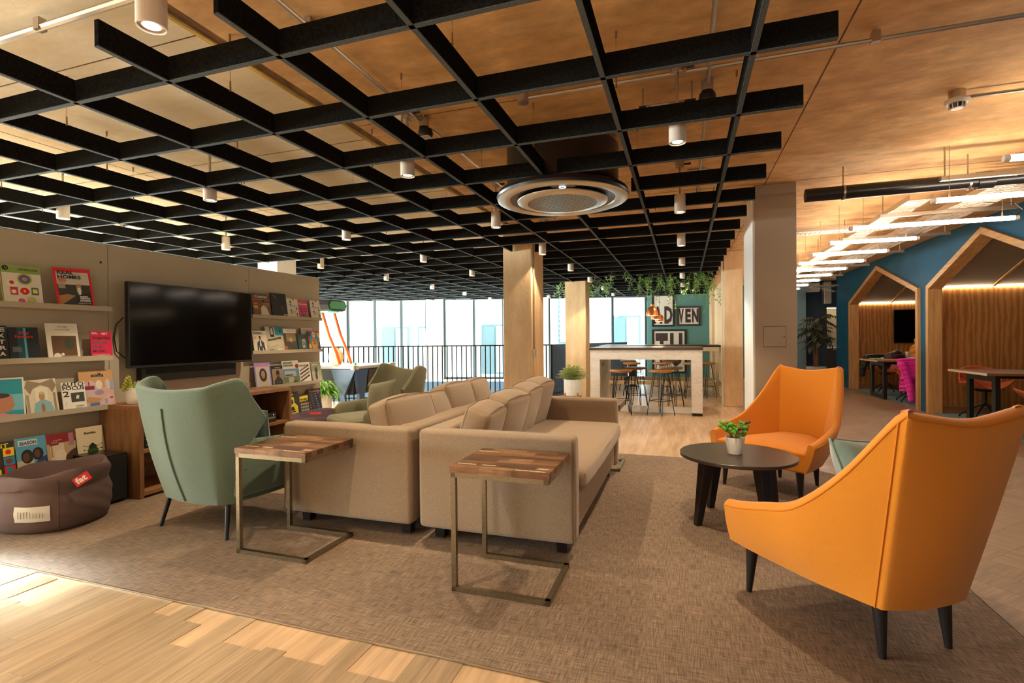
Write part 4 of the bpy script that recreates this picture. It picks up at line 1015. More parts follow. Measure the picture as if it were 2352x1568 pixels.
magazine('blurred magazine with a dark red top over cream and brown shapes', 2.442, 2.627, Z4, .214, Wt, [BG((.50, .34, .20)), ('r', 0, .72, 1, 1, (.28, .015, .02)), ('r', .10, .04, .58, .70, (.68, .56, .42)), ('e', .44, .30, .20, .22, (.74, .64, .50)), ('p', [(.55, 0), (.62, .30), (.80, .42), (1, .50), (1, 0)], (.07, .03, .02)), ('r', .12, .3, .18, .7, (.40, .28, .06)), ('r', .76, .60, .94, .98, (.36, .20, .20)), ('r', .08, .66, .4, .73, (.2, .03, .03))],
  [('A BOUT', .22, .79, .05, Wt, .30), ('FACE', .16, .73, .05, Wt, .2)])
magazine('cream magazine with a green beetle under a small title', 2.635, 2.826, Z4, .232, (.66, .52, .35), [BG((.74, .62, .42)), ('e', .55, .24, .20, .20, (.035, .085, .012)), ('e', .55, .40, .15, .07, (.02, .04, .01)), ('e', .55, .46, .07, .04, (.02, .02, .01))]+
  [('p', [(.55+s*.16, .18+.11*k), (.55+s*(.30+.02*k), .22+.12*k), (.55+s*.36, .14+.15*k), (.55+s*.33, .14+.15*k), (.55+s*.28, .20+.12*k), (.55+s*.16, .165+.11*k)], (.02, .02, .01)) for s in (-1, 1) for k in (0, 1, 2)],
  [('Bumble.', .28, .79, .09, (.10, .10, .03), .44)])
# -- far block, top row
magazine('magazine with a white title over a man in a white shirt in a warm room', 4.322, 4.572, Z1, .235, K, [BG((.17, .08, .025)), ('r', .0, .72, 1, .76, (.32, .15, .05)), ('p', [(.42, 0), (.45, .40), (.60, .52), (.78, .40), (.92, 0)], (.66, .60, .50)), ('e', .62, .60, .09, .11, (.28, .13, .06)), ('e', .62, .68, .09, .06, (.02, .02, .02)), ('r', .04, .50, .30, .62, RED), ('r', .05, .40, .28, .46, YEL), ('r', .70, .45, .95, .62, (.35, .16, .05))],
  [('Courier', .16, .82, .16, Wt, .70), ('The', .10, .55, .05, Wt, .12), ('Rise', .10, .35, .05, Wt, .2)])
magazine('magazine wrapped in glossy black plastic with a white round emblem', 4.590, 4.825, Z1, .258, K, [BG((.006, .006, .006)), ('e', .86, .06, .16, .11, Wt), ('e', .86, .06, .12, .085, K), ('e', .86, .06, .07, .05, Wt), ('p', [(.15, .9), (.2, .93), (.4, .80), (.38, .78)], (.16, .16, .15)), ('p', [(.6, .5), (.75, .40), (.80, .3), (.62, .42)], (.10, .10, .09))])
magazine('white floral magazine between the black wrapped one and the pink one', 4.826, 5.008, Z1, .212, Wt, [BG((.74, .70, .60))]+[('e', .5+.34*cos(a*2.1), .5+.38*sin(a*1.7), .07, .05, (.70, .26, .03) if a % 2 else (.05, .10, .05)) for a in range(9)]+[('e', .62, .96, .08, .04, (.55, .10, .02))],
  [('CLEAR', .25, .58, .13, (.35, .38, .42), .66), ('SON', .35, .28, .13, (.35, .38, .42), .45)])
magazine('pink magazine with a green apple shape and looping black line', 5.010, 5.172, Z1, .190, PINK, [BG((.70, .06, .20)), ('e', .52, .16, .26, .15, (.03, .26, .04)), ('e', .32, .52, .17, .12, K), ('e', .32, .52, .13, .09, (.70, .06, .20)), ('e', .70, .52, .15, .12, K), ('e', .70, .52, .11, .09, (.70, .06, .20)), ('e', .35, .28, .16, .08, K), ('e', .35, .28, .12, .055, (.70, .06, .20))],
  [('Reason', .04, .80, .15, Wt, .90)])
magazine('white floral magazine at the far end of the top ledge', 5.214, 5.400, Z1, .215, (.03, .05, .09), [BG((.74, .70, .60))]+[('e', .5+.34*cos(a*2.1), .5+.38*sin(a*1.7), .07, .05, (.70, .26, .03) if a % 2 else (.05, .10, .05)) for a in range(9)]+[('e', .62, .96, .08, .04, (.55, .10, .02))],
  [('CLEAR', .25, .58, .13, (.35, .38, .42), .66), ('SON', .35, .28, .13, (.35, .38, .42), .45)])
# second row
magazine('cream magazine with a dark suited figure, nearest the screen on its ledge', 4.326, 4.512, Z2, .218, Wt, [BG((.72, .64, .50)), ('p', [(.24, .10), (.28, .46), (.44, .56), (.60, .56), (.78, .46), (.84, .10), (.72, .12), (.64, .30), (.64, .06), (.40, .06), (.40, .30), (.32, .10)], (.04, .04, .05)), ('p', [(.46, .30), (.50, .56), (.56, .56), (.58, .30)], Wt), ('e', .51, .66, .07, .09, (.16, .09, .06)), ('e', .51, .73, .08, .04, K), ('r', .05, .84, .95, .85, K)]+lines(.06, .72, 4, .2, .01, RED, .03),
  [('Bouleur', .05, .87, .10, K, .68), ('BOULL', .28, .015, .05, K, .45)])
magazine('large collage magazine of rooms with yellow scribbles', 4.516, 4.772, Z2, .268, (.20, .17, .10), [BG((.56, .50, .38)), ('r', .05, .58, .50, .98, (.50, .44, .32)), ('r', .26, .60, .48, .98, K), ('r', .31, .70, .43, .94, (.56, .52, .42)), ('r', .55, .66, 1, 1, (.01, .26, .36)), ('r', .80, .76, .9, .90, (.03, .06, .08)), ('p', [(.06, .44), (.12, .52), (.86, .60), (.84, .52)], K), ('r', 0, 0, 1, .30, (.44, .42, .34)), ('p', [(.08, .26), (.5, .34), (.5, .31), (.08, .23)], YEL), ('p', [(.5, .20), (.9, .30), (.9, .27), (.5, .17)], YEL), ('e', .7, .08, .18, .08, (.66, .62, .52)), ('r', .1, .02, .35, .12, (.12, .18, .06))],
  [('ISSUE THREE', .16, .50, .05, Wt, .62)], lean=11)
magazine('magazine with a white band above a dim corridor photo', 4.776, 4.982, Z2, .248, Wt, [BG((.07, .05, .03)), ('r', 0, .80, 1, 1, Wt), ('r', .0, .0, 1, .05, Wt), ('r', .18, .45, .92, .78, (.32, .20, .08)), ('p', [(.45, .45), (.60, .30), (.95, .22), (.95, .45)], (.05, .08, .09)), ('e', .52, .52, .12, .10, (.50, .38, .22)), ('p', [(0, .1), (0, .3), (.2, .22), (.2, .1)], (.45, .10, .03))], [('Openhouse', .26, .88, .06, (.5, .2, .15), .48)])
magazine('small dark green book with white block letters in a frame', 4.988, 5.160, Z2, .183, (.03, .06, .06), [BG((.035, .075, .075)), ('r', .40, .22, .72, .70, Wt), ('r', .43, .25, .69, .67, (.035, .075, .075)), ('r', .48, .06, .64, .10, (.4, .42, .4))], [('N', .46, .54, .14, Wt, .18), ('C', .46, .40, .14, Wt, .18), ('R', .46, .26, .14, Wt, .18)], x=-4.354)
magazine('pale book peeping out behind the colourful face magazine', 5.090, 5.290, Z2, .262, Wt, [BG((.62, .58, .48))], [('EQUALS', .2, .88, .08, (.15, .12, .1), .6)], x=-4.377)
magazine('bright magazine with a yellow face, blue hair and red pattern', 5.168, 5.375, Z2, .222, RED, [BG((.60, .07, .10)), ('e', .12, .85, .12, .12, (.04, .08, .25)), ('e', .88, .80, .12, .14, YEL), ('e', .10, .25, .12, .12, YEL), ('e', .90, .15, .12, .12, (.04, .08, .25)), ('e', .50, .50, .38, .42, (.05, .40, .60)), ('e', .50, .36, .24, .36, (.78, .48, .06)), ('e', .50, .50, .19, .20, (.70, .30, .08)), ('e', .50, .38, .07, .035, RED), ('e', .42, .53, .04, .015, K), ('e', .58, .53, .04, .015, K), ('e', .48, .82, .16, .15, Wt)], [('ANORAK', .38, .82, .05, K, .22)], x=-4.352)
# third row
magazine('lilac magazine with pink title and a dark haired woman, page corner curling', 4.345, 4.570, Z3, .260, (.30, .24, .55), [BG((.30, .25, .60)), ('r', .08, 0, .92, .86, (.50, .46, .45)), ('p', [(.15, 0), (.20, .28), (.45, .42), (.75, .40), (.90, .0)], (.50, .42, .32)), ('e', .50, .52, .24, .26, (.02, .015, .012)), ('e', .50, .54, .12, .15, (.42, .20, .12)), ('e', .50, .47, .04, .015, RED)], [('GLAMOUR', .04, .84, .15, (.80, .22, .42), .92)], roll=-1)
magazine('magazine with a bearded man in a black shirt framing his face', 4.576, 4.756, Z3, .215, K, [BG((.30, .24, .18)), ('r', 0, .84, 1, 1, K), ('r', 0, 0, .08, 1, K), ('p', [(.15, 0), (.22, .36), (.45, .44), (.65, .44), (.85, .36), (.92, 0)], (.012, .012, .012)), ('e', .54, .52, .13, .18, (.20, .09, .04)), ('e', .54, .66, .15, .12, (.01, .01, .01)), ('e', .54, .42, .10, .07, (.02, .01, .01)), ('p', [(.18, .3), (.26, .66), (.36, .62), (.34, .34)], (.36, .17, .08)), ('p', [(.90, .3), (.82, .66), (.72, .62), (.76, .34)], (.36, .17, .08))], [('HUCK', .38, .20, .06, SKY, .34), ('LIVES', .34, .88, .06, Wt, .4)])
magazine('magazine with black title over a modern house and garden', 4.752, 5.014, Z3, .262, Wt, [BG((.60, .58, .48)), ('r', 0, .30, 1, .66, (.10, .24, .42)), ('r', .10, .36, .80, .58, (.40, .42, .42)), ('r', .14, .38, .60, .44, (.05, .06, .08)), ('r', 0, 0, 1, .34, (.14, .18, .08)), ('r', .30, .10, .62, .32, (.40, .38, .30)), ('e', .9, .76, .12, .09, (.25, .02, .03)), ('e', .7, .1, .14, .1, (.05, .09, .03)), ('e', .2, .08, .14, .08, (.20, .22, .10))], [('GRAND', .05, .87, .115, K, .56), ('DESIGNS', .05, .77, .10, K, .60)])
magazine('white magazine with bold lower-case title over black slashed photo strips', 5.014, 5.210, Z3, .232, Wt, [BG((.74, .72, .66))]+[('p', [(.06, .08+.16*k), (.90, .34+.16*k), (.90, .42+.16*k), (.06, .16+.16*k)], (.05, .04, .03) if k % 2 == 0 else (.20, .12, .06)) for k in range(4)], [('tmrw', .08, .80, .20, K, .82)])
magazine('magazine with a cyclist on a sunlit road, at the end of its ledge', 5.236, 5.408, Z3, .222, Wt, [BG((.46, .44, .38)), ('r', 0, .55, 1, 1, (.30, .32, .20)), ('r', .7, .3, 1, .6, (.36, .38, .12)), ('e', .45, .60, .16, .18, (.06, .06, .06)), ('e', .45, .80, .08, .07, (.25, .22, .20)), ('e', .42, .30, .12, .20, (.05, .05, .05)), ('r', 0, 0, 1, .12, (.62, .60, .54))], [('PELOTON', .1, .85, .09, Wt, .5)])
# fourth row
magazine('magazine with a long-haired man in a red jacket behind the sideboard', 4.610, 4.759, Z4, .200, Wt, [BG((.60, .52, .40)), ('p', [(0, 0), (0, .5), (.3, .56), (.62, .46), (.95, .06), (.95, 0)], (.26, .02, .02)), ('e', .30, .66, .20, .22, (.22, .10, .03)), ('e', .32, .64, .12, .14, (.42, .22, .12)), ('r', .1, .88, .5, .96, K)])
magazine('black annual with a yellow screenprinted figure', 4.764, 5.024, Z4, .272, K, [BG((.015, .015, .012)), ('p', [(.12, .10), (.18, .45), (.40, .58), (.70, .56), (.86, .42), (.84, .12), (.5, .06)], YEL), ('e', .52, .66, .17, .17, YEL), ('e', .52, .62, .10, .10, K), ('e', .50, .76, .20, .05, YEL), ('p', [(.3, .2), (.35, .4), (.6, .42), (.7, .2)], K), ('r', .2, .12, .8, .15, K), ('r', .25, .25, .75, .27, YEL)], [('365', .36, .87, .09, YEL, .3)], roll=2)
magazine('magazine with yellow brush title over small grey faces', 5.022, 5.180, Z4, .222, K, [BG((.05, .045, .035)), ('p', [(.02, .70), (.06, .95), (.95, .98), (.92, .74)], YEL)]+[('e', .14+.18*(k % 5), .12+.15*(k//5), .07, .055, (.42, .38, .30)) for k in range(20)], [('doodler', .06, .76, .15, K, .84)], x=-4.364)
magazine('dark magazine speckled blue and orange, at the end of the lowest ledge', 5.180, 5.404, Z4, .288, K, [BG((.01, .015, .03))]+[('e', (.08+.137*k*1.7) % .96, (.05+.113*k*2.3) % .94, .05, .025, [(.03, .14, .32), (.40, .08, .02), (.02, .08, .18), (.28, .30, .32)][k % 4]) for k in range(54)], [('reckless', .2, .86, .10, (.55, .08, .02), .7)], roll=-1.5)

# ------------------------------------------------------------------ wall screen, sound bar, sideboard
tv = thing('wall_screen', 'large black flat screen mounted on the taupe partition', 'television', (-4.45, 2.99, 1.012))
MB().box((.02, .30, .20), (.075, .95, .50), black_metal).box((0, .40, .25), (.02, .85, .45), black_metal).build('wall_bracket', tv)
fr = MB().box((.075, 0, 0), (.122, 1.265, .716), black_plastic).build('bezel', tv, bevel=.004)
B('screen', (.122, .010, .018), (.1232, 1.255, .706), screen_m, tv, smooth=0)
B('edge_trim', (.1, .0, -.002), (.1225, 1.265, .001), mat('dark_chrome', (.08, .08, .08), .25, metal=.8), tv, smooth=0)
MB().tube([(.03, .02, .42), (.02, -.03, .36), (.015, -.045, .25), (.02, -.03, .14), (.03, .03, .08)], .005, black_plastic, 6).build('cable', tv)
sb = thing('sound_bar', 'black sound bar under the wall screen', 'speaker', (-4.45, 3.13, .885))
MB().box((.0, 0, 0), (.075, .965, .118), black_plastic).build('body', sb, bevel=.006)
B('grille', (.075, .03, .008), (.077, .955, .110), mat('speaker_cloth', (.012, .012, .012), .9), sb)
cb = thing('sideboard', 'open walnut sideboard with shelves under the wall screen', 'cabinet', (-4.448, 2.835, .006))
D, L, H = .448, 1.62, .722; k = .032
B('side_panel', (0, 0, 0), (D, k, H-k), cab_wood_v, cb, bevel=.001, smooth=0); B('side_panel', (0, L-k, 0), (D, L, H-k), cab_wood_v, cb, bevel=.001, smooth=0)
B('top_panel', (0, 0, H-k), (D, L, H), cab_wood, cb, bevel=.001, smooth=0); B('bottom_panel', (0, k, .02), (D, L-k, .02+k), cab_wood, cb, bevel=.001, smooth=0)
B('back_panel', (0, k, .02+k), (.012, L-k, H-k), cab_wood, cb, smooth=0); B('divider', (.012, L/2-k/2, .05), (D-.005, L/2+k/2, H-k), cab_wood_v, cb, smooth=0)
B('shelf', (.012, k, .352), (D-.005, L/2-k/2, .378), cab_wood, cb, smooth=0); B('shelf', (.012, L/2+k/2, .352), (D-.005, L-k, .378), cab_wood, cb, smooth=0)
for lb, y, z, w_, h in (('black media player box on the sideboard shelf, near the beanbag', 2.90, .384, .30, .055), ('black amplifier box on the far shelf of the sideboard', 3.95, .384, .34, .10)):
    t = thing('media_box', lb, 'media player', (-4.25, y, z)); B('case', (0, 0, 0), (.20, w_, h), black_plastic, t, bevel=.003); B('front_strip', (.2, .02, h*.4), (.202, w_-.02, h*.55), mat('case_silver', (.28, .28, .27), .4, metal=.5), t)
    MB().cyl((.2, w_-.04, h*.75), (.204, w_-.04, h*.75), .004, .004, mat('case_light', (.8, .8, .9), .4, emit=1), 8).build('indicator', t)
for i in range(3):
    t = thing('disc_case', 'grey disc case in the small stack on the sideboard shelf, %s' % ['lowest', 'middle', 'topmost'][i], 'disc case', (-4.10+.004*i, 2.93+.012*i, .439+.013*i), .05*i, 'disc cases on the media player')
    B('case', (0, 0, 0), (.09, .135, .012), black_plastic if i == 1 else mat('case_grey', (.20, .19, .17), .5), t, bevel=.001)
sub = thing('subwoofer', 'black box subwoofer between the beanbag and the sideboard', 'speaker', (-4.45, 2.60, .006))
MB().box((0.0, .0, .02), (.355, .205, .372), black_plastic).build('cabinet', sub, bevel=.004)
for x in (.03, .30):
    for y in (.03, .17): MB().cyl((x, y, 0), (x, y, .02), .012, .014, black_plastic, 10).build('foot', sub)
B('grille', (.355, .01, .03), (.361, .195, .36), mat('speaker_cloth', (.012, .012, .012), .9), sub)

# succulent trio in a concrete pot on the sideboard
t = thing('potted_succulent', 'yellow and green succulents in a chalky white pot on the sideboard', 'potted plant', (-4.20, 2.965, .729))
MB().lathe([(.001, 0), (.064, 0), (.074, .012), (.078, .06), (.076, .125), (.070, .128), (.066, .112), (.0, .11)], pot_white, 32).build('pot', t)
rn = random.Random(4)
for (cx, cy, hz, m_, n, L, sp) in ((-.01, -.055, .215, leaf_y, 30, .042, .9), (.02, .0, .155, leaf_g, 16, .05, .4), (.0, .055, .165, leaf_red, 14, .045, .5), (-.03, .02, .16, leaf_p, 12, .05, .5)):
    MB().tube([(cx*.4, cy*.4, .11), (cx, cy, hz-.03)], .005, m_, 6).build('stem', t)
    m = MB()
    for q in range(n):
        b = q*2.4; zz = hz-.055*(q/n)*(1.6 if n > 20 else .5); el = 1.2-1.1*q/n
        fat_leaf(m, (cx, cy-(.02*(q/n) if n > 20 else 0), zz-.02), (cos(b)*cos(el), sin(b)*cos(el)-(.35 if n > 20 else 0), sin(el)), L, .017, m_)
    m.build('rosette', t, smooth=70)

# ------------------------------------------------------------------ beanbags
def beanbag(label, loc, rz, m_, rx, ry, h, seed, dent=True):
    t = thing('beanbag', label, 'beanbag', loc, rz)
    def fn(u, v):
        a = 2*pi*u; ex = 2.5; ca, sa = cos(a), sin(a); r = (abs(ca)**ex+abs(sa)**ex)**(-1/ex)
        if v < .55:
            q = v/.55; k = .86+.14*sin(pi*min(q*1.15, 1)*.9)**.6; z = h*.80*q
            k += .018*sin(3*a+5*q+seed)*sin(pi*q)+.012*sin(9*a+7*q*3)*sin(pi*q)
        else:
            q = (v-.55)/.45; k = cos(q*pi/2)**.55*.98; z = h*.80+h*.20*sin(pi*min(q*1.4, 1))*(1 if q < .72 else 1)-(h*.22*max(0, q-.35)/.65 if dent else 0)
            z += .03*cos(a-.6)*(1-q)+.012*sin(4*a+9*q)*sin(pi*q)
            k *= 1+.05*sin(5*a+q*6)*sin(pi*q)
        return (r*ca*rx*k, r*sa*ry*k, max(z, 0))
    m = MB(); m.grid(fn, 64, 30, m_, closeu=True, capv=True); b = m.build('cover', t, smooth=80)
    MB().tube([Vector(fn(.87, v/20)) for v in range(1, 13)], .004, m_, 6).build('seam', b)
    return t, fn
bb, fn = beanbag('mauve beanbag with a white care label and red tag by the lowest ledge', (-4.09, 2.32, .006), rad(18), bean_m, .300, .28, .375, 1)
def patch(u0, u1, v0, v1, off, m_, name, parent, nu=8, nv=6):
    m = MB()
    def g(u, v):
        p = Vector(fn(u0+(u1-u0)*u, v0+(v1-v0)*v)); n = Vector((p.x, p.y, 0)).normalized(); return p+n*off
    m.grid(g, nu, nv, m_); return m.build(name, parent, smooth=60)
cl = patch(.745, .85, .16, .34, .004, paper, 'care_label', bb)
m = MB()
for i in range(9):
    p = Vector(fn(.76+.009*i, .25)); n = Vector((p.x, p.y, 0)).normalized(); q = p+n*.0055
    m.box(q-Vector((.0009, .0009, .024)), q+Vector((.0009, .0009, .024*(.7 if i % 3 else .9))), mat('small_print', (.25, .22, .18), .6))
m.build('small_print', cl, smooth=0)
rt = MB().hexa([(-.045, -.003, -.03), (.045, -.003, -.03), (.045, .0, -.03), (-.045, .0, -.03)], [(-.045, -.003, .03), (.045, -.003, .03), (.045, .0, .03), (-.045, .0, .03)], red_tag).build('red_tag', bb, smooth=0)
rt.location = (.305, -.135, .325); rt.rotation_euler = (rad(-22), rad(-32), rad(38))
text('lettering', 'fat', .055, Wt and flat((.85, .80, .74)), rt, (-.034, -.0034, -.016), (pi/2, 0, 0), width=.062, fat=.002, ex=.0001)
b2, fn2 = beanbag('purple beanbag with a red tag at the far end of the sideboard', (-4.03, 4.90, .006), rad(50), bean2_m, .36, .30, .375, 4)
m = MB().box((-.06, -.002, -.018), (.06, .0, .018), red_tag).build('red_tag', b2, smooth=0); m.location = (-.02, .02, .375); m.rotation_euler = (rad(-60), 0, rad(-12))

# ------------------------------------------------------------------ bar tables and stools
t = thing('bar_table', 'high white marble bar table with a brown wooden top, in front of the bar stools', 'bar table', (-1.48, 8.44, 0))
Wb, Db = 1.74, 1.13
m = MB()
for k in range(4): m.box((-.012, -.012+k*(Db+.024)/4+.0005, 1.022), (Wb+.012, -.012+(k+1)*(Db+.024)/4-.0005, 1.068), bar_top)
m.build('table_top', t, smooth=0)
B('apron', (.157, 0, .872), (Wb-.157, .045, 1.022), marble, t, smooth=0); B('apron', (.157, Db-.045, .872), (Wb-.157, Db, 1.022), marble, t, smooth=0)
sp = B('side_panel', (0, 0, 0), (.157, Db, 1.022), marble, t, smooth=0); B('side_panel', (Wb-.157, 0, .045), (Wb, Db, 1.022), marble, t, smooth=0)
B('kick_plate', (Wb-.150, .005, 0), (Wb-.004, Db-.01, .045), black_plastic, t, smooth=0); B('foot_board', (.157, .22, .002), (Wb-.157, .26, .105), marble, t, smooth=0)
for y in (.20, .38):
    q = MB().box((.157, y, .74), (.160, y+.12, .82), steel).build('socket_plate', sp, smooth=0)
    MB().box((.160, y+.02, .76), (.161, y+.05, .80), black_plastic).box((.160, y+.07, .76), (.161, y+.10, .80), black_plastic).build('socket', sp, smooth=0)
t = thing('bar_table', 'high ash trestle table with a black top behind the marble bar', 'bar table', (-1.80, 11.25, 0))
Wc, Dc = 2.50, 1.35
B('table_top', (0, 0, 1.018), (Wc, Dc, 1.058), black_plastic, t, bevel=.003)
B('apron', (.03, .02, .935), (Wc-.03, .05, 1.018), pale_wood, t, smooth=0); B('apron', (.03, Dc-.05, .935), (Wc-.03, Dc-.02, 1.018), pale_wood, t, smooth=0)
for x in (.03, Wc-.10):
    for y in (.02, .62, Dc-.09): B('leg', (x, y, 0), (x+.065, y+.065, .935), pale_wood, t, smooth=0)
for y in (.04, Dc-.10): B('foot_rail', (.03, y, .22), (Wc-.03, y+.04, .30), pale_wood, t, smooth=0)
for x in (.04, Wc-.09): B('foot_rail', (x, .05, .24), (x+.03, Dc-.06, .30), pale_wood, t, smooth=0)
def stool(label, loc, rz):
    t = thing('bar_stool', label, 'stool', loc, rz, 'wooden bar stools on hairpin legs')
    MB().lathe([(0, .672), (.10, .668), (.165, .680), (.182, .700), (.180, .712), (.165, .716), (.10, .704), (0, .700)], stool_wood, 32).build('seat', t)
    for k in range(4):
        a = pi/4+k*pi/2; c, s = cos(a), sin(a); f = Vector((c*.205, s*.205, .006)); q = Vector((-s, c, 0))*.035; tp = Vector((c*.105, s*.105, .672))
        MB().tube([tp-q, f-q*.25+Vector((0, 0, .03)), f, f+q*.25+Vector((0, 0, .03)), tp+q], .0058, black_metal, 6).build('hairpin_leg', t)
    ring = [Vector((cos(pi/4+k*pi/2)*.175, sin(pi/4+k*pi/2)*.175, .235)) for k in range(4)]
    MB().tube(ring, .0055, black_metal, 6, closed=True).build('foot_ring', t)
    return t
st = [(-.97, 8.34, .2, 'nearest bar stool on the left, tucked under the marble bar'), (-.36, 8.36, .9, 'nearest bar stool on the right, tucked under the marble bar'), (-.80, 9.12, .5, 'bar stool behind the nearest left one, under the marble bar'),
      (-.21, 9.22, 1.1, 'bar stool behind the nearest right one, under the marble bar'), (-1.03, 10.75, .3, 'bar stool on the left at the front of the ash table'), (-.44, 10.80, .7, 'middle bar stool at the front of the ash table'),
      (.14, 10.85, .1, 'bar stool on the right at the front of the ash table, by the marble leg'), (-1.22, 11.9, .6, 'bar stool under the ash table, on the left, hardly visible'), (-.30, 12.0, .4, 'bar stool under the ash table, in the middle'), (.40, 11.0, .85, 'bar stool at the right end of the ash table by the concrete column')]
s0 = stool(st[0][3], (st[0][0], st[0][1], 0), st[0][2])
for x, y, r_, l in st[1:]: copy_tree(s0, loc=(x, y, 0), rz=r_, label=l)
# copper pendants over the bar
def pendant(label, loc):
    t = thing('pendant_lamp', label, 'pendant lamp', loc, 0, 'copper pendant lamps over the bar')
    MB().lathe([(.110, 0), (.108, .04), (.095, .10), (.070, .15), (.030, .175), (.028, .215), (.012, .22), (.012, .216), (.024, .21), (.026, .172), (.066, .146), (.090, .098), (.103, .04), (.105, 0)], copper, 36, closed=True).build('shade', t)
    MB().lathe([(0, .03), (.04, .034), (.055, .06), (.03, .10), (0, .11)], pend_glow, 20).build('bulb', t)
    MB().cyl((0, 0, .21), (0, 0, SLAB-loc[2]), .0035, .0035, black_plastic, 6).build('cord', t)
    l = bpy.data.lights.new('pendant_bulb', 'POINT'); l.energy = 5; l.color = (1, .78, .5); l.shadow_soft_size = .04
    o = bpy.data.objects.new('pendant_bulb', l); COL.objects.link(o); o.parent = t; o.location = (0, 0, -.02)
    return t
pendant('nearest copper pendant lamp hanging over the bar', (-.57, 9.9, 1.63)); pendant('middle copper pendant lamp, partly behind the nearest one', (-.60, 11.9, 1.63)); pendant('farthest copper pendant lamp, near the lettered pictures', (-.60, 13.6, 1.63))

# ------------------------------------------------------------------ lettered pictures on the teal wall
ink = flat((.045, .025, .02), .7); pap = mat('poster_paper', (.66, .60, .50), .6)
fr_rz = math.atan2(FD.y, FD.x)
def picture(label, s0, s1, z0, z1, letters):
    p = fpt(s0, -.025); t = thing('picture', label, 'picture', (p[0], p[1], z0), fr_rz)
    W, H = s1-s0, z1-z0; k = .055
    for a, b in (((0, 0), (W, k)), ((0, H-k), (W, H)), ((0, k), (k, H-k)), ((W-k, k), (W, H-k))): B('frame_bar', (a[0], -.03, a[1]), (b[0], .0, b[1]), darkwood, t, bevel=.002, smooth=0)
    pp = B('poster', (k, -.012, k), (W-k, -.004, H-k), pap, t, smooth=0)
    for ch, x, z, sz, wd in letters: text('lettering', ch, sz, ink, pp, (x, -.0135, z), (pi/2, 0, 0), width=wd, fat=.02*sz/.4, ex=.0005)
    return t
picture('tall black framed poster with large brushed letters A and D', .73, 1.39, 1.54, 2.505, [('A', .065, .12, .66, .27), ('D', .355, .12, .66, .24)])
picture('squarish black framed poster with brushed letters V, E and N', 1.46, 2.14, 1.55, 2.143, [('V', .065, .13, .52, .15), ('E', .235, .13, .52, .16), ('N', .43, .13, .52, .185)])
picture('big black framed poster with brushed letters T and U, lowest on the teal wall', .73, 1.73, .154, 1.459, [('T', .12, .28, 1.25, .36), ('U', .52, .28, 1.25, .36)])

# ------------------------------------------------------------------ trailing ivy in the baffles
rn = random.Random(21)
def ivy(label, x, y, strands, spread, length, seed, top=2.40):
    t = thing('trailing_ivy', label, 'hanging plant', (x, y, top), 0, 'trailing ivy in the baffle grid')
    r = random.Random(seed); sm_ = MB(); lm = MB()
    for s in range(strands):
        px, py = r.uniform(-spread, spread), r.uniform(-.3, .3); L = length*r.uniform(.3, 1); dx = r.uniform(-.25, .25)
        pts = [(px+dx*q+.02*sin(q*9+s), py+.02*cos(q*7+s), .02-L*q*(1 if q > .2 else .6)) for q in [i/8 for i in range(9)]]
        sm_.tube(pts, .0022, leaf_p, 4)
        for i in range(int(L*95)+6):
            q = r.random(); k = min(int(q*8), 7); a = Vector(pts[k]).lerp(Vector(pts[k+1]), q*8-k); b = r.uniform(0, 2*pi); e = r.uniform(-.7, .5)
            d = Vector((cos(b)*cos(e), sin(b)*cos(e), sin(e))); c = a+d*.02; sd = d.cross(Vector((0, 0, 1))).normalized(); S = r.uniform(.026, .044)
            lm.add([c, c+d*S*.5+sd*S*.55, c+d*S*.75+sd*S*.22, c+d*S*1.25, c+d*S*.75-sd*S*.22, c+d*S*.5-sd*S*.55], [(0, 1, 2, 3), (0, 3, 4, 5)], leaf_g if r.random() < .8 else leaf_p)
    sm_.build('stems', t); tag(lm.build('foliage', t, smooth=0), kind='stuff')
ivy('broad clump of ivy trailing in front of the bright window', -1.95, 10.6, 16, .55, .46, 1)
ivy('ivy strands reaching high over the baffles above the bar', -1.10, 9.7, 13, .32, .50, 2, 2.55)
ivy('ivy hanging low in front of the tall A D poster', -.50, 10.2, 22, .42, .78, 3, 2.50)
ivy('sparse ivy strand between the posters', -.02, 10.8, 9, .25, .40, 4, 2.45)
ivy('full ivy tuft hanging at the column end of the baffle grid', .28, 10.0, 16, .17, .75, 5, 2.50)
ivy('thin single ivy strand beside the alcove wall', .53, 11.0, 3, .05, .75, 6, 2.36)
ivy('ivy creeping along the baffles in front of the middle window', -1.45, 11.2, 14, .5, .40, 7, 2.42)

# ------------------------------------------------------------------ potted plants by the railings
def leafy(t, c, r, n, L, w_, mats_, seed, rise=.5, droop=.5):
    rr = random.Random(seed); sm_ = MB(); mb = [MB() for _ in mats_]
    for i in range(n):
        a = rr.uniform(0, 2*pi); e = rr.uniform(.15, 1.35); R_ = r*rr.uniform(.35, 1)
        d = Vector((cos(a)*cos(e), sin(a)*cos(e), sin(e)*rise/ max(r, .01)*r)); tip = Vector(c)+Vector((cos(a)*cos(e)*R_, sin(a)*cos(e)*R_, sin(e)*R_*rise*1.6))
        if i % 3 == 0: sm_.tube([Vector(c)+Vector((0, 0, -.03)), Vector(c).lerp(tip, .6)+Vector((0, 0, .03)), tip], .0025, leaf_p, 4)
        leaf_blade(mb[i % len(mats_)], tip-d*L*.3, d, L*rr.uniform(.7, 1.2), w_, mats_[i % len(mats_)], droop=droop)
    sm_.build('stems', t)
    for k, b in enumerate(mb): tag(b.build('foliage', t, smooth=0), kind='stuff')
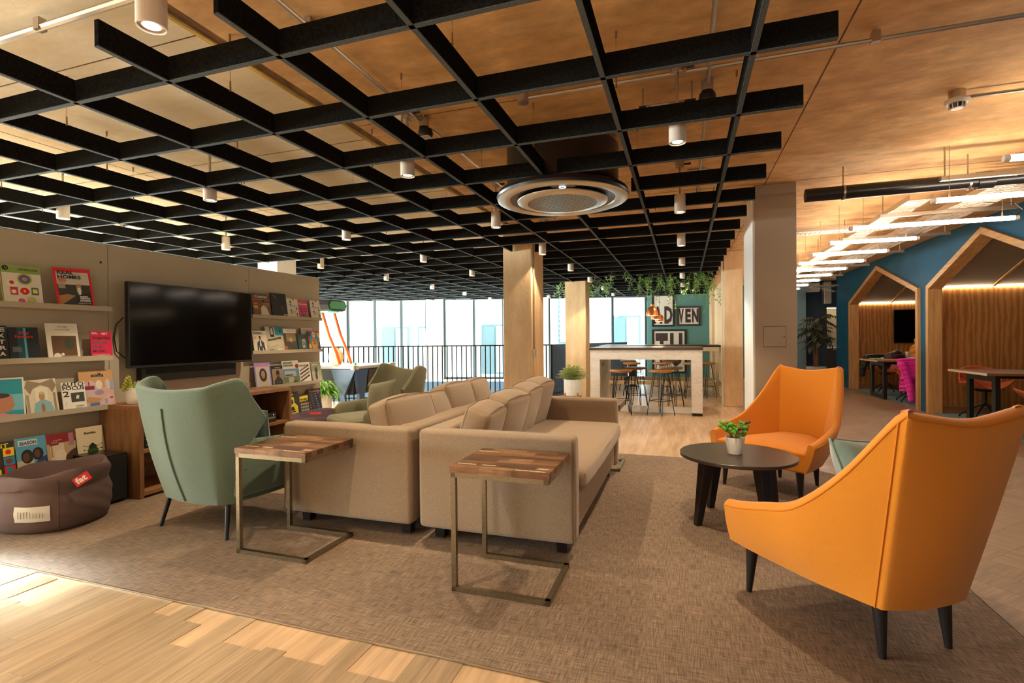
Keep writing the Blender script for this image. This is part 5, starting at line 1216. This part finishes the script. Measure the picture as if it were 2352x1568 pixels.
def pot_stand(label, loc, r, h, z0):
    t = thing('potted_plant', label, 'potted plant', loc)
    MB().lathe([(.001, z0), (r*.97, z0), (r, z0+.01), (r, z0+h), (r*.93, z0+h), (r*.92, z0+h-.03), (0, z0+h-.03)], pot_white, 36).build('pot', t)
    MB().cyl((0, 0, z0+h-.035), (0, 0, z0+h-.025), r*.92, r*.92, soil, 24).build('soil', t)
    for k in range(4):
        a = pi/4+k*pi/2; MB().hexa([(r*.98, -.014, 0), (r*1.08, -.014, 0), (r*1.08, .014, 0), (r*.98, .014, 0)], [(r*.98, -.016, z0+.05), (r*1.10, -.016, z0+.05), (r*1.10, .016, z0+.05), (r*.98, .016, z0+.05)], mat('stand_wood', (.45, .18, .05), .5), Matrix.Rotation(a, 4, 'Z')).build('stand_leg', t, smooth=0)
    MB().box((-r, -.012, z0-.03), (r, .012, z0), mat('stand_wood', (.45, .18, .05), .5)).box((-.012, -r, z0-.03), (.012, r, z0), mat('stand_wood', (.45, .18, .05), .5)).build('stand_cross', t, smooth=0)
    return t
t = pot_stand('round white planter with dusty small-leaved foliage before the concrete column', (-1.99, 9.46, 0), .165, .30, .16); leafy(t, (0, 0, .43), .31, 950, .050, .034, [leaf_p, leaf_y, leaf_p], 5, rise=.60, droop=.2)
t = pot_stand('white planter with drooping green leaves at the end of the magazine wall', (-4.98, 6.14, 0), .14, .30, .16); leafy(t, (0, 0, .44), .30, 200, .14, .04, [leaf_g, leaf_g, mat('leaf_bright', (.16, .34, .05), .5)], 8, rise=.5, droop=.9)
t = thing('potted_plant', 'tiny plant in a dark pot on the floor behind the marble bar', 'potted plant', (-1.25, 13.3, .0)); MB().lathe([(.0, 0), (.09, 0), (.12, .60), (.10, .62), (0, .60)], black_plastic, 20).build('pot', t); leafy(t, (0, 0, .60), .16, 80, .07, .03, [leaf_g], 3)
# tall palm in a grey planter by the blue wall
t = thing('potted_palm', 'tall dark palm in a round grey planter before the navy wall', 'potted plant', (2.80, 13.1, 0))
MB().lathe([(.001, 0), (.15, 0), (.175, .06), (.20, .48), (.195, .54), (.17, .54), (.165, .50), (0, .50)], pot_grey, 32).build('pot', t); MB().cyl((0, 0, .49), (0, 0, .505), .17, .17, soil, 24).build('soil', t)
rn = random.Random(9)
for k, (x, y, h) in enumerate(((-.03, 0, 1.35), (.04, .03, 1.6), (.01, -.05, 1.1))):
    MB().tube([(x*.6, y*.6, .45), (x, y, .45+(h-.45)*.5), (x*1.8, y*1.6, h)], [.028, .024, .018], bark, 10).build('trunk', t)
    fm = MB()
    for q in range(16):
        a = q*2.4+k; el = rn.uniform(-.1, 1.0); L = rn.uniform(.24, .38); base = Vector((x*1.8, y*1.6, h)); d = Vector((cos(a)*cos(el), sin(a)*cos(el), sin(el)))
        pts = [base+d*L*i/6-Vector((0, 0, .30*L*(i/6)**2*1.4)) for i in range(7)]; fm.tube(pts, .004, leaf_d, 4)
        for i in range(2, 7):
            for s in (-1, 1):
                dd = (d+s*d.cross(Vector((0, 0, 1))).normalized()*1.0).normalized(); leaf_blade(fm, pts[i], dd, .19, .034, leaf_d, droop=.7, n=3)
    fm.build('fronds', t, smooth=0)

# ------------------------------------------------------------------ air hockey table
t = thing('air_hockey_table', 'blue and charcoal air hockey table with an overhead scoreboard, beyond the magazine wall', 'games table', (-7.0, 6.6, 0))
Wh, Dh = 2.27, 1.10
B('playing_surface', (.06, .06, .79), (Wh-.06, Dh-.06, .80), mat('hockey_white', (.80, .82, .82), .2), t, smooth=0)
for a, b in (((0, 0), (Wh, .07)), ((0, Dh-.07), (Wh, Dh)), ((0, .07), (.07, Dh-.07)), ((Wh-.07, .07), (Wh, Dh-.07))): B('rail', (a[0], a[1], .78), (b[0], b[1], .825), mat('rail_silver', (.52, .50, .50), .35, metal=.4), t, bevel=.008)
for x in (.0, Wh):
    for y in (.0, Dh): MB().cyl((x-math.copysign(.03, x-.5), y-math.copysign(.03, y-.5), .775), (x-math.copysign(.03, x-.5), y-math.copysign(.03, y-.5), .835), .06, .06, mat('corner_cap', (.60, .55, .45), .3, metal=.7), 20).build('corner_cap', t)
MB().hexa([(.10, .08, .38), (Wh-.10, .08, .38), (Wh-.10, Dh-.08, .38), (.10, Dh-.08, .38)], [(.02, .02, .78), (Wh-.02, .02, .78), (Wh-.02, Dh-.02, .78), (.02, Dh-.02, .78)], hockey_grey).build('cabinet', t, bevel=.01, smooth=0)
MB().hexa([(Wh-.12, .42, .40), (Wh-.085, .42, .40), (Wh-.085, .72, .40), (Wh-.12, .72, .40)], [(Wh-.06, .36, .76), (Wh+.0, .36, .76), (Wh+.0, .78, .76), (Wh-.06, .78, .76)], black_plastic).build('goal_box', t, bevel=.01)
for sx in (0, 1):
    for sy in (0, 1):
        X0, Y0 = (Wh if sx else 0), (Dh if sy else 0); ux, uy = (-1 if sx else 1), (-1 if sy else 1)
        m = MB()
        m.prism([(X0+ux*.0, .775), (X0+ux*.44, .775), (X0+ux*.30, .38), (X0+ux*.20, .02), (X0+ux*.16, .02), (X0+ux*.20, .36), (X0+ux*.06, .62), (X0+ux*.03, .36), (X0+ux*.02, .02)][:5]+[(X0+ux*.20, .38)], 'y', Y0-uy*.004, Y0+uy*.05, hockey_light)
        l = m.build('leg_panel', t, smooth=0)
        MB().prism([(Y0, .775), (Y0+uy*.34, .775), (Y0+uy*.22, .38), (Y0+uy*.14, .02), (Y0+uy*.10, .02), (Y0+uy*.10, .40)], 'x', X0-ux*.004, X0+ux*.05, hockey_blue).build('leg_panel', t, smooth=0)
for k in range(2):
    y = .38+.30*k
    m = MB(); m.tube([(1.36, y, 1.74), (1.50, y, 1.32), (1.64, y, 1.02), (1.71, y, .83)], .020, hockey_orange, 8); a_ = m.build('arm', t)
    MB().tube([(1.345, y-.012, 1.74), (1.485, y-.012, 1.32), (1.625, y-.012, 1.02), (1.69, y-.012, .83)], .013, mat('hockey_yellow', (.80, .50, .12), .4), 6).build('stripe', a_)
MB().lathe([(.0, -.03), (.12, -.03), (.15, 0), (.12, .03), (.0, .03)], mat('hockey_peach', (.82, .42, .20), .4), 28, M=Matrix.Translation((1.60, .42, .95))@Matrix.Rotation(rad(90), 4, 'X')).build('arm_fairing', t)
sc_ = MB(); sc_.prism([(.30, 1.72), (.38, 1.70), (.62, 1.70), (.70, 1.72), (.74, 1.80), (.68, 1.88), (.32, 1.88), (.26, 1.80)], 'x', .50, 1.58, black_plastic)
sc_.build('scoreboard', t, smooth=0)
MB().prism([(.32, 1.74), (.68, 1.74), (.71, 1.80), (.66, 1.86), (.34, 1.86), (.29, 1.80)], 'x', 1.58, 1.592, mat('score_led', (.05, .25, .06), .3, emit=.15)).build('score_display', t, smooth=0)
B('underlight', (.5, .36, 1.68), (1.50, .64, 1.70), mat('score_green', (.25, .75, .50), .4, emit=.8), t, smooth=0)
ml = thing('mallet', 'small bright green mallet on the air hockey table', 'mallet', (-5.05, 7.05, .80)); MB().lathe([(0, 0), (.05, 0), (.05, .015), (.02, .02), (.018, .05), (.0, .055)], mat('mallet_green', (.08, .62, .15), .35), 24).build('body', ml); MB().cyl((0, 0, .05), (0, 0, .06), .02, .016, mat('mallet_green', (.08, .62, .15), .35), 16).build('knob', ml)
s_ = thing('wall_socket', 'grey switch box at the end of a conduit on the tall concrete column', 'socket', (-1.866, 6.42, .98)); B('box', (0, -.03, 0), (.03, .03, .11), steel, s_, bevel=.002); B('switch', (.03, -.012, .03), (.034, .012, .08), mat('switch_blue', (.3, .5, .6), .4), s_, smooth=0)
MB().cyl((.012, 0, .11), (.012, 0, SLAB-.98), .010, .010, steel, 8).build('conduit', s_)

# ------------------------------------------------------------------ booths: tables, chairs, things left on them
def booth_table(label, x0, y0, y1, x1):
    t = thing('meeting_table', label, 'table', (x0, y0, 0), 0, 'walnut topped tables in the booths')
    L = x1-x0; W = y1-y0
    B('table_top', (.003, 0, .722), (L, W, .752), mat('table_walnut', (.16, .075, .035), .35, var=((2, 40, 1), .3, 4)), t, smooth=0)
    B('edge_band', (0, 0, .722), (.003, W, .752), mat('pale_edge', (.56, .42, .26), .45, var=((1, 1, 120), .25, 2)), t, smooth=0)
    for x in (.15, L-.28):
        m = MB(); k = .085
        m.box((x, .14, .0), (x+.05, .14+k, .722), black_metal).box((x, W-.14-k, .0), (x+.05, W-.14, .722), black_metal).box((x, .14+k, .0), (x+.05, W-.14-k, k), black_metal).box((x, .14+k, .722-k), (x+.05, W-.14-k, .722), black_metal)
        m.build('leg_frame', t, smooth=0)
    B('beam', (.2, W/2-.04, .66), (L-.25, W/2+.04, .722), black_metal, t, smooth=0)
    return t
booth_table('walnut topped meeting table in the nearer house-shaped booth', 3.50, 7.79, 8.77, 5.6)
booth_table('walnut topped meeting table with bags and papers in the farther booth', 3.46, 11.42, 12.45, 5.6)
def shell_chair(label, loc, rz, m_):
    t = thing('swivel_chair', label, 'chair', loc, rz, 'rust coloured shell chairs in the booths')
    def fn(u, v):   # v: seat front -> back top ; u across
        x = (2*u-1)
        prof = [(.24, .440), (.12, .435), (-.05, .425), (-.17, .435), (-.235, .50), (-.26, .62), (-.275, .76)]
        y, z = crom([(a, b) for a, b in prof], v); wd = .235+.025*sin(pi*v); curl = abs(x)**2.4
        return (x*wd, y+curl*(.10 if v > .55 else .02)*min(1, v*1.6), z+curl*(.10*(1-v)+.035*(v < .9) if v < .75 else -.06*(v-.75)*4))
    m = MB(); m.grid(fn, 19, 22, m_); o = m.build('shell', t, smooth=80); md = o.modifiers.new('solid', 'SOLIDIFY'); md.thickness = .018
    MB().cyl((0, 0, .20), (0, 0, .425), .022, .028, black_metal, 12).cyl((0, 0, .40), (0, 0, .425), .10, .12, black_metal, 16).build('column', t)
    for k in range(4):
        a = pi/4+k*pi/2; MB().tube([(0, 0, .23), (.12*cos(a), .12*sin(a), .16), (.30*cos(a), .30*sin(a), .03)], [.018, .015, .010], black_metal, 8).cyl((.30*cos(a), .30*sin(a), 0), (.30*cos(a), .30*sin(a), .035), .014, .011, black_metal, 8).build('leg', t)
    return t
ch = shell_chair('rust coloured shell chair on the far side of the nearer booth table', (4.12, 9.22, .004), pi, rust_leather)
copy_tree(ch, loc=(4.98, 9.22, .004), rz=pi+.1, label='second rust coloured shell chair behind the nearer booth table, at the picture edge')
copy_tree(ch, loc=(4.02, 7.58, .004), rz=.25, label='rust coloured shell chair turned side-on at the picture edge before the nearer booth table')
c2 = copy_tree(ch, loc=(4.05, 12.85, .004), rz=pi, label='shell chair behind the farther booth table with a black jacket over it')
c3 = copy_tree(ch, loc=(3.98, 11.28, .004), rz=-.15, label='shell chair before the farther booth table under a magenta jacket')
copy_tree(ch, loc=(4.75, 12.85, .004), rz=pi, label='shell chair behind the farther booth table holding the mustard coat')
def jacket(name, label, loc, rz, m_, W, H, sleeve, rows_, seed, D=.17):
    """quilted jacket hung over a chair back: folded sheet with horizontal puffs, plus a sleeve"""
    t = thing(name, label, 'jacket', loc, rz)
    r = random.Random(seed)
    def fn(u, v):     # v 0 front hem -> over the top -> 1 back hem
        x = (2*u-1)*W/2; a = v*2-1; q = abs(a)
        z = -H*max(0, q-.12)/.88*(.62 if a < 0 else 1); y = math.copysign(min(q/.12, 1), a)*D/2*(1+.25*q)
        puff = .024*abs(sin(pi*q*rows_)); fold = .020*sin(x*16+seed+q*3)*q
        return (x*(1-.18*q*q)+.015*sin(q*8+seed), y+math.copysign(puff, a)+fold, z+.012*cos(x*9))
    m = MB(); m.grid(fn, 30, 90, m_); o = m.build('body', t, smooth=80); md = o.modifiers.new('solid', 'SOLIDIFY'); md.thickness = .02
    if sleeve:
        n = 40; P0, P1 = Vector(sleeve[0]), Vector(sleeve[1]); pts = []; rr = []
        for i in range(n+1):
            q = i/n; pts.append(P0.lerp(P1, q)+Vector((.03*sin(q*3), .02*sin(q*4), 0))); rr.append((.065-.018*q)*(1+.16*abs(sin(q*pi*rows_))))
        MB().tube(pts, rr, m_, 14).build('sleeve', t, smooth=80)
    return t
jacket('puffer_jacket', 'magenta quilted jacket draped over the chair before the farther booth table', (3.92, 11.05, .80), -.15, pink_m, .46, .60, [(-.20, -.10, -.05), (-.08, -.16, -.76)], 9, 3, .14)
jacket('puffer_jacket', 'black quilted jacket hanging from the chair behind the farther booth table', (3.98, 13.12, .80), pi, jacket_bk, .46, .30, [(.20, .05, -.03), (.30, .06, -.46)], 6, 5, .12)
t = thing('backpack', 'black backpack with a red stripe lying on the farther booth table', 'backpack', (3.95, 12.05, .753), .3)
def bp_(u, v):
    a = 2*pi*u; q = v; r = (1-q**2.6)**.5; return (.19*cos(a)*r*(1+.06*sin(3*a)), .15*sin(a)*r, .17*q*(1+.15*cos(a)))
m = MB(); m.grid(lambda u, v: bp_(u, v*.98), 32, 14, jacket_bk, closeu=True, capv=True); b_ = m.build('body', t, smooth=70)
MB().tube([Vector(bp_(.55+.4*i/12, .55))*1.02 for i in range(13)], .005, red_tag, 6).build('stripe', t)
MB().tube([(-.12, -.06, .11), (-.18, -.14, .09), (-.10, -.19, .02), (.02, -.16, .01)], .011, jacket_bk, 6).build('strap', t)
t = thing('fur_hood_coat', 'mustard coat with a pale fur hood heaped on the farther booth table', 'jacket', (4.72, 12.62, .753), -.2)
def heap(u, v):
    a = 2*pi*u; r = (1-v**3)**.45; return (.30*cos(a)*r*(1+.10*sin(4*a+3*v)), .24*sin(a)*r, .34*v+.05*cos(a*2)*(1-v)+.012*abs(sin(v*24)))
m = MB(); m.grid(lambda u, v: heap(u, v*.98), 36, 30, mustard_m, closeu=True, capv=True); m.build('body', t, smooth=70)
m = MB(); m.tube([(.30-.46+.05*cos(i*.5), -.02+.05*sin(i*.5), .24+.025*i) for i in range(7)], [.03, .045, .05, .055, .05, .045, .03], fur_m, 12); m.build('fur_trim', t, smooth=80)
MB().tube([(-.22, -.1, .1), (-.30, -.22, .05), (-.18, -.34, .05)], [.07, .065, .05], mustard_m, 14).build('sleeve', t)
t = thing('takeaway_cup', 'white lidded paper cup on the farther booth table', 'cup', (4.20, 12.15, .753)); MB().lathe([(0, 0), (.028, 0), (.040, .125), (0, .125)], paper, 24).build('cup_body', t); MB().lathe([(0, .125), (.042, .125), (.042, .135), (.036, .15), (0, .15)], mat('lid_white', (.75, .74, .72), .4), 24).build('lid', t)
t = thing('glass_tumbler', 'small clear tumbler beside the paper cup in the farther booth', 'glass', (4.08, 12.12, .753)); MB().lathe([(0, 0), (.026, 0), (.030, .075), (.028, .075), (.024, .006), (0, .006)], glass_m, 20).build('body', t); MB().lathe([(0, .006), (.0245, .006), (.0265, .04), (0, .04)], mat('water_tint', (.6, .62, .6), .1), 16).build('water', t)
for k, (x, y, w_, d_, h_, c, l) in enumerate(((3.62, 11.62, .28, .20, .018, (.72, .12, .16), 'red folder at the front of the papers on the farther booth table'), (3.60, 11.90, .24, .10, .012, (.02, .28, .36), 'narrow teal folder on the farther booth table'), (3.92, 11.70, .30, .22, .020, (.70, .10, .10), 'coral folder beside the magenta jacket'),
      (3.80, 11.98, .34, .22, .03, (.74, .70, .60), 'thick stack of cream papers on the farther booth table'), (3.62, 12.12, .18, .12, .014, (.35, .50, .06), 'lime green notebook beside the black backpack'), (4.25, 11.80, .26, .2, .05, (.72, .72, .70), 'white paper bag at the picture side of the farther booth table'))):
    t = thing('folder' if 'folder' in l else 'notebook' if 'notebook' in l else 'paper_stack' if 'stack' in l else 'paper_bag', l, 'folder' if 'folder' in l else 'notebook' if 'notebook' in l else 'papers' if 'stack' in l else 'paper bag', (x, y, .753+(.0 if k != 3 else .0)), .2*(k-2))
    B('cover', (0, 0, 0), (w_, d_, h_), flat(c), t, bevel=.002); B('page_block', (.002, .002, .002), (w_+.002, d_-.002, h_-.003), paper, t, smooth=0)
t = thing('booth_screen', 'black wall screen in the farther booth', 'television', (4.50, 13.785, 1.05)); MB().box((0, 0, 0), (.62, .035, .76), black_plastic).build('bezel', t, bevel=.003); B('screen', (.012, -.001, .015), (.608, 0, .745), screen_m, t, smooth=0); B('bracket', (.2, .033, .2), (.4, .036, .5), black_metal, t)
# kitchenette niche at the end of the corridor
t = thing('kitchenette', 'lit cream kitchenette niche over a dark cupboard at the corridor end', 'kitchenette', (3.68, 16.0, 0))
B('back_panel', (.0, .55, .9), (.52, .57, 2.0), cream_paint, t, smooth=0); B('side_panel', (.50, .1, .9), (.52, .55, 2.0), cream_paint, t, smooth=0); B('side_panel', (.0, .1, .9), (.02, .55, 2.0), cream_paint, t, smooth=0); B('canopy', (.0, .1, 2.0), (.52, .57, 2.02), cream_paint, t, smooth=0)
B('worktop', (.0, .0, .885), (.52, .57, .905), white_paint, t, smooth=0); q = B('cupboard_door', (.0, .01, .10), (.52, .03, .885), mat('dark_umber', (.03, .016, .012), .5), t, smooth=0); B('handle', (.16, .0, .84), (.32, .01, .86), steel, q, smooth=0)
B('plinth', (.0, .03, .0), (.52, .05, .10), black_plastic, t, smooth=0); m = MB()
for i in range(5): m.box((.30+.03*i, .0, .05), (.32+.03*i, .01, .13), white_metal)
m.build('vent_grille', t, smooth=0)
B('strip_light', (.05, .3, 1.985), (.47, .33, 2.0), mat('niche_glow', (1, .86, .62), .4, emit=8), t, smooth=0)
t = thing('tap', 'tall silver and black tap on the kitchenette worktop', 'tap', (4.03, 16.2, .906)); MB().tube([(0, 0, 0), (0, 0, .28), (-.03, 0, .32), (-.07, 0, .30)], .012, steel, 8).build('spout', t); MB().cyl((-.0, -.02, .02), (0, -.02, .16), .016, .016, black_plastic, 10).build('lever', t)
t = thing('wall_unit', 'white ceiling box at the end of the corridor lights', 'wall unit', (3.08, 15.72, 2.42)); B('housing', (0, 0, 0), (.38, .2, .24), white_paint, t, bevel=.01); B('grille', (.02, -.003, .02), (.36, 0, .06), white_metal, t, smooth=0)
t = thing('air_duct', 'galvanised duct with a perforated tray hanging at the corridor end', 'duct', (3.30, 14.55, 2.05)); B('drop', (.06, .3, .0), (.22, .5, .55), steel, t, bevel=.004); m = MB()
for i in range(9): m.box((-.25+.06*i, .0, .42-.018*i), (-.215+.06*i, .28, .425-.018*i), white_metal)
m.box((-.27, 0, .41), (.30, .012, .44), steel); m.box((-.27, .27, .41), (.30, .282, .44), steel); m.build('perforated_tray', t, smooth=0)
# room lamps out of direct view in the booths: the glowing strips light the veneer

# ------------------------------------------------------------------ fit lettering to its printed width
bpy.context.view_layer.update()
for o, wd in TEXTS:
    if o.dimensions.x > 1e-5:
        k = wd/o.dimensions.x
        o.scale.x = k*o.scale.x

dg = bpy.context.evaluated_depsgraph_get()
for o in [o for o in COL.objects if o.type == 'FONT']:
    me = bpy.data.meshes.new_from_object(o.evaluated_get(dg))
    n = bpy.data.objects.new('lettering', me); n.parent = o.parent; n.location = o.location; n.rotation_euler = o.rotation_euler; n.scale = o.scale
    COL.objects.link(n); bpy.data.objects.remove(o)
